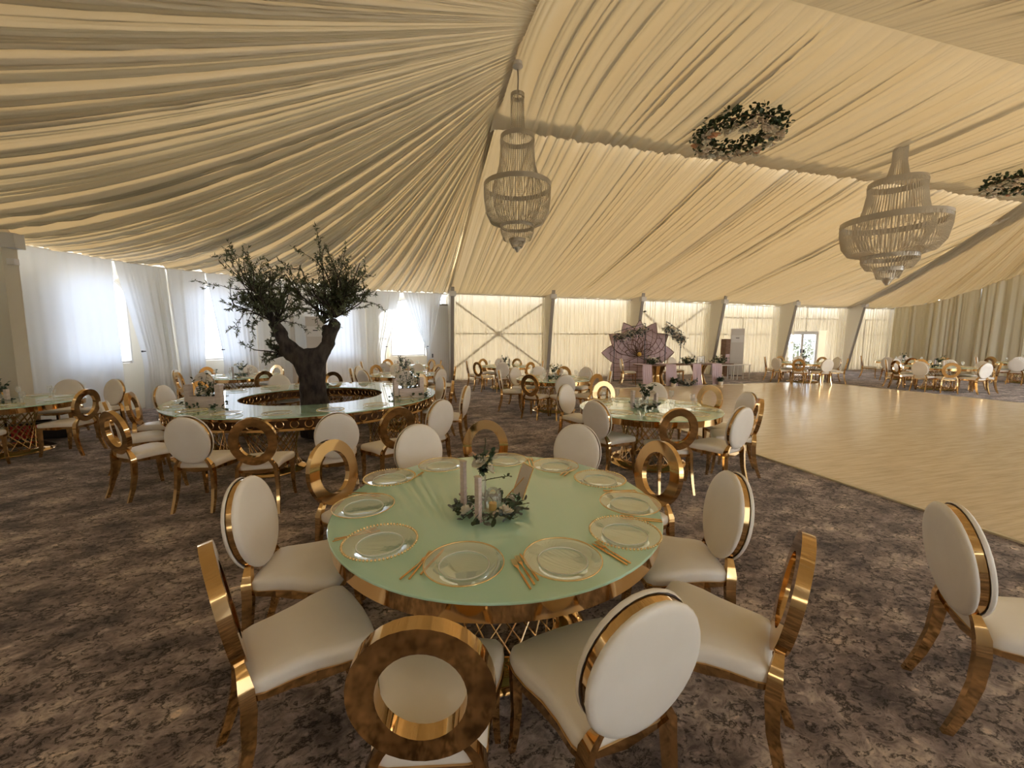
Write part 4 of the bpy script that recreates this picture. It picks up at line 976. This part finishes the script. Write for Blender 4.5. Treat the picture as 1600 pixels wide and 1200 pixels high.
for k, (deg, L, w_) in enumerate(((90, 1.44, .27), (62, 1.50, .36), (118, 1.50, .36), (33, 1.54, .38), (147, 1.54, .38), (3, 1.60, .40), (177, 1.60, .40))):
    P_ = petal(math.radians(deg), L, w_); y0 = .012*k
    o = slab(P_, y0, y0+.011).build('petal', M['mauve'], lo)
    ol = MB().tube([(x, y0-.012, HZ+z) for x, z in P_], .012, 4, closed=True)
    P2 = petal(math.radians(deg), L*.80, w_*.62); ol.tube([(x, y0-.012, HZ+z) for x, z in P2], .008, 4, closed=True)
    for f in (.45, .6, .75):
        c, s = math.cos(math.radians(deg)), math.sin(math.radians(deg)); h = w_*math.sin(PI*f)*.95
        ol.tube([(L*f*c-q*s, y0-.012, HZ+L*f*s+q*c) for q in (-h, -h*.5, 0, h*.5, h)], .007, 4)
    ol.build('petal_outline', M['wooddark'], o)
for k, (deg, L, w_) in enumerate(((90, .72, .15), (65, .70, .16), (115, .70, .16), (40, .66, .16), (140, .66, .16), (12, .62, .15), (168, .62, .15))):
    P_ = petal(math.radians(deg), L, w_); MB().tube([(x, -.03, HZ+z) for x, z in P_], .013, 4, closed=True).build('inner_petal_line', M['wooddark'], lo)
MB().prism([(-1.12, -HZ), (1.12, -HZ), (1.18, -.55), (1.0, 0), (-1.0, 0), (-1.18, -.55)], .09, .11, Matrix(((1, 0, 0, 0), (0, 0, 1, 0), (0, 1, 0, HZ), (0, 0, 0, 1)))).build('lower_panel', M['mauve'], lo)
mb = MB()
for z in (.1, .3, .5, .7): mb.bar((-1.1, .085, z), (1.1, .085, z), .015)
for x in (-.7, -.35, 0, .35, .7): mb.bar((x, .085, .02), (x, .085, .95), .015)
mb.build('lower_lines', M['wooddark'], lo)
MB().sphere((0, -.06, HZ+.02), .09, 12, 6).build('gold_heart', M['yellow'], lo, True)
for (xa, ya, xb, yb, sd, lab, zlo, zhi) in ((8.02, 14.3, 9.2, 14.0, 1, 'thin black folding frame with a flower garland, left of the lotus', 1.95, 2.30), (10.15, 14.0, 11.25, 14.5, 2, 'thin black folding frame with a flower garland, right of the lotus', 2.0, 2.38)):
    t = thing('garland_frame', lab, 'flower frame', group='garland frames beside the lotus')
    left = sd == 1; za, zb_ = (zlo, zhi) if left else (zhi, zlo)
    mb = MB(); mb.bar((xa, ya, 0), (xa, ya, za), .022); mb.bar((xb, yb, 0), (xb, yb, zb_), .022); mb.bar((xa, ya, za), (xb, yb, zb_), .022); mb.bar((xa, ya, .02), (xb, yb, .02), .022); mb.build('frame', M['dark'], t)
    rs = np.random.RandomState(40+sd); lv = MB(); A = Vector((xa, ya-.03, za-.25)); B = Vector((xb, yb-.03, zb_-.25))
    if not left: B = B+(B-A)*.18+Vector((0, 0, -.08))
    for i in range(420):
        p = A+(B-A)*rs.rand()+Vector(rs.normal(size=3))*.09; v_ = Vector(rs.normal(size=3)).normalized(); roundleaf(lv, p, v_, Vector((0, 0, 1)) if abs(v_.z) < .9 else Vector((1, 0, 0)), .06)
    lv.build('garland_leaves', M['leafg'], t)['kind'] = 'stuff'
    for i in range(44):
        p = A+(B-A)*(i/43)+Vector(rs.normal(size=3))*.07; blossom(t, p, rs.uniform(.05, .08), 'blush' if i % 2 else 'rose', rs)
bt = thing('bridal_table', 'long table with dark top on hourglass pedestals before the lotus backdrop', 'table', (10.0, 12.65, 0))
MB().box(-1.9, 1.9, -.38, .38, .73, .765).build('tabletop', M['wooddark'], bt)
for x in (-1.15, .65):
    mb = MB(); prof = [(.30, .02), (.26, .12), (.19, .35), (.19, .42), (.26, .62), (.32, .73)]; mb.lathe(prof, 24, x, 0); mb.build('pedestal', M['gold'], bt, True, 50)
    MB().lathe([(.001, .0), (.36, 0), (.36, .03), (.001, .035)], 24, x, 0).build('pedestal_foot', M['gold'], bt, True, 40)
for k, (x, wd) in enumerate(((-1.82, .36), (-.85, .42), (.25, .36), (1.12, .42))):
    n = 22; V = []; F = []
    prof = [(-.40, .775), (-.405, .74), (-.43, .45), (-.47, .20), (-.50, .02)]; full = [(.36, .772), (0, .772)]+prof
    for y, z in full:
        for i in range(n): u = i/(n-1); V.append((x+(u-.5)*wd*(1+.15*(.77-z)), y+.018*math.sin(u*30+k)*(.77-z)*2, z+.004))
    for r_ in range(len(full)-1):
        for i in range(n-1): F.append((r_*n+i, r_*n+i+1, (r_+1)*n+i+1, (r_+1)*n+i))
    o = obj('table_runner', mesh_of('table_runner', V, F, M['mauvecloth'], True), loc=(10.0, 12.65, 0))
    tag(o, ['mauve cloth runner at the left end of the bridal table', 'mauve cloth runner over the left part of the bridal table', 'mauve cloth runner at the middle of the bridal table', 'mauve cloth runner over the right part of the bridal table'][k], 'table runner', 'mauve runners on the bridal table')
def bouquet(x, y, z, R, H, lab, seed, grp, nb=14, leafm='leafd', pot=False):
    rs = np.random.RandomState(seed); t = thing('flower_arrangement', lab, 'flowers', (x, y, z), 0, grp); lv, st = MB(), MB()
    h0 = .0
    if pot: MB().lathe([(.001, 0), (.07, 0), (.09, .14), (.08, .14), (.001, .12)], 14).build('pot', M['blush'], t, True, 40); h0 = .12
    for i in range(34):
        a = rs.rand()*6.28; sprig(lv, st, (0, 0, .03+h0), (math.cos(a), math.sin(a)*.6, .15+rs.rand()*1.1*H/R), R*(.6+.5*rs.rand()), 8, .05, rs)
    lv.build('leaves', M[leafm], t)['kind'] = 'stuff'; st.build('stems', M['leafd'], t)['kind'] = 'stuff'
    for i in range(nb):
        a = rs.rand()*6.28; q = R*.75*math.sqrt(rs.rand()); blossom(t, (q*math.cos(a), q*math.sin(a)*.6-.02, h0+.06+H*rs.rand()*(1-q/R*.6)), rs.uniform(.04, .065), 'rose' if i % 3 else 'blush', rs)
for x, sd, lb in ((8.55, 1, 'left end of'), (10.05, 2, 'middle of'), (11.45, 3, 'right end of')):
    bouquet(x, 12.5, .768, .34, .26, 'low green and white bouquet on the '+lb+' the bridal table', 60+sd, 'bouquets on the bridal table')
bouquet(9.1, 12.0, .0, .16, .25, 'small potted plant on the floor before the left bridal pedestal', 71, 'potted plants before the bridal table', 3, 'leafd', True)
bouquet(11.1, 12.0, .0, .16, .28, 'small potted plant on the floor before the right bridal pedestal', 72, 'potted plants before the bridal table', 3, 'leafd', True)
bouquet(9.75, 12.05, .0, .36, .22, 'bed of grey and white flowers on the floor under the bridal table', 73, 'flowers on the floor before the bridal table', 22, 'leafg')
t = thing('photo_frame', 'small square metal frame with a pale emblem on the bridal table', 'picture frame', (10.72, 12.62, .766))
MB().box(-.17, -.155, -.01, .01, 0, .28).box(.155, .17, -.01, .01, 0, .28).box(-.155, .155, -.01, .01, .265, .28).box(-.155, .155, -.01, .01, 0, .015).build('frame', M['steel'], t)
MB().box(-.155, .155, -.003, .003, .015, .265).build('pane', M['glass'], t)
MB().prism([(-.06, .20), (.06, .20), (.05, .15), (.015, .11), (.04, .07), (-.04, .07), (-.015, .11), (-.05, .15)], -.006, -.003, Matrix(((1, 0, 0, 0), (0, 0, 1, 0), (0, 1, 0, 0), (0, 0, 0, 1)))).build('emblem', M['white'], t)
c = dup(PROTO['P'], (8.0, 13.15, 0), math.radians(-20)-PI/2, 'gold chair with pale oval back left of the bridal table', 'chairs at the bridal table')
dup(PROTO['P'], (9.45, 13.45, 0), -PI, 'gold chair behind the bridal table, left of its middle', 'chairs at the bridal table')
dup(PROTO['P'], (10.25, 13.45, 0), -PI, 'gold chair behind the bridal table, right of its middle', 'chairs at the bridal table')
# air units
def ac(x, y, rz, lab, h=1.9):
    t = thing('air_unit', lab, 'air conditioner', (x, y, 0), rz, 'tall floor-standing air units')
    MB().box(-.27, .27, -.19, .19, .03, h).build('housing', M['acgrey'], t); MB().box(-.25, .25, -.17, .17, 0, .03).build('plinth', M['dark'], t)
    MB().box(-.24, .24, -.197, -.19, h-.62, h-.30).build('vent_panel', M['white'], t); MB().box(-.07, .07, -.203, -.197, h-.44, h-.41).build('display', M['dark'], t)
    MB().box(-.24, .24, -.197, -.19, .15, .75).build('intake_grille', M['whitem'], t)
ac(14.75, 15.1, math.radians(-42), 'tall pale grey air unit standing against the back curtains', 2.15)
x, y, _z = wallpt(5.34, 0, .45); ac(x, y, math.radians(8), 'tall white air unit behind the olive tree', 2.38)
st = thing('side_table', 'small low white table in front of the grey air unit', 'table', (13.1, 13.55, 0))
MB().box(-.75, .75, -.2, .2, .60, .63).build('top', M['whitem'], st)
for sx in (-.7, -.1, .1, .7):
    MB().box(sx-.015, sx+.015, -.17, -.14, 0, .60).build('leg', M['whitem'], st)
    MB().box(sx-.015, sx+.015, .14, .17, 0, .60).build('leg', M['whitem'], st)
t = thing('display_column', 'narrow brown cabinet beside the cloth-wrapped column near the air unit', 'cabinet', (14.02, 15.0, 0))
MB().box(-.12, .14, -.14, .14, 0, 1.68).build('body', M['wooddark'], t); MB().box(-.10, .12, -.147, -.14, .5, 1.0).build('panel', M['mauve'], t)
# red case under the left table
t = thing('storage_case', 'dark case with a red front on the carpet beside the left table', 'case', (-6.0, 8.45, 0), .2)
MB().box(-.35, .35, -.12, .12, .02, .30).build('body', M['dark'], t); MB().box(-.33, .02, -.126, -.12, .05, .27).build('front', M['red'], t); MB().box(-.1, .1, -.02, .02, .30, .33).build('handle', M['dark'], t)
# small camera on the post by the lotus
t = thing('wall_camera', 'small black camera on the column above the lotus backdrop', 'camera', (9.95, 15.25, 2.85))
MB().box(-.03, .03, -.09, .03, -.03, .03).build('body', M['dark'], t); MB().tube([(0, .03, 0), (-.1, .06, .02)], .012, 5).build('bracket', M['dark'], t)
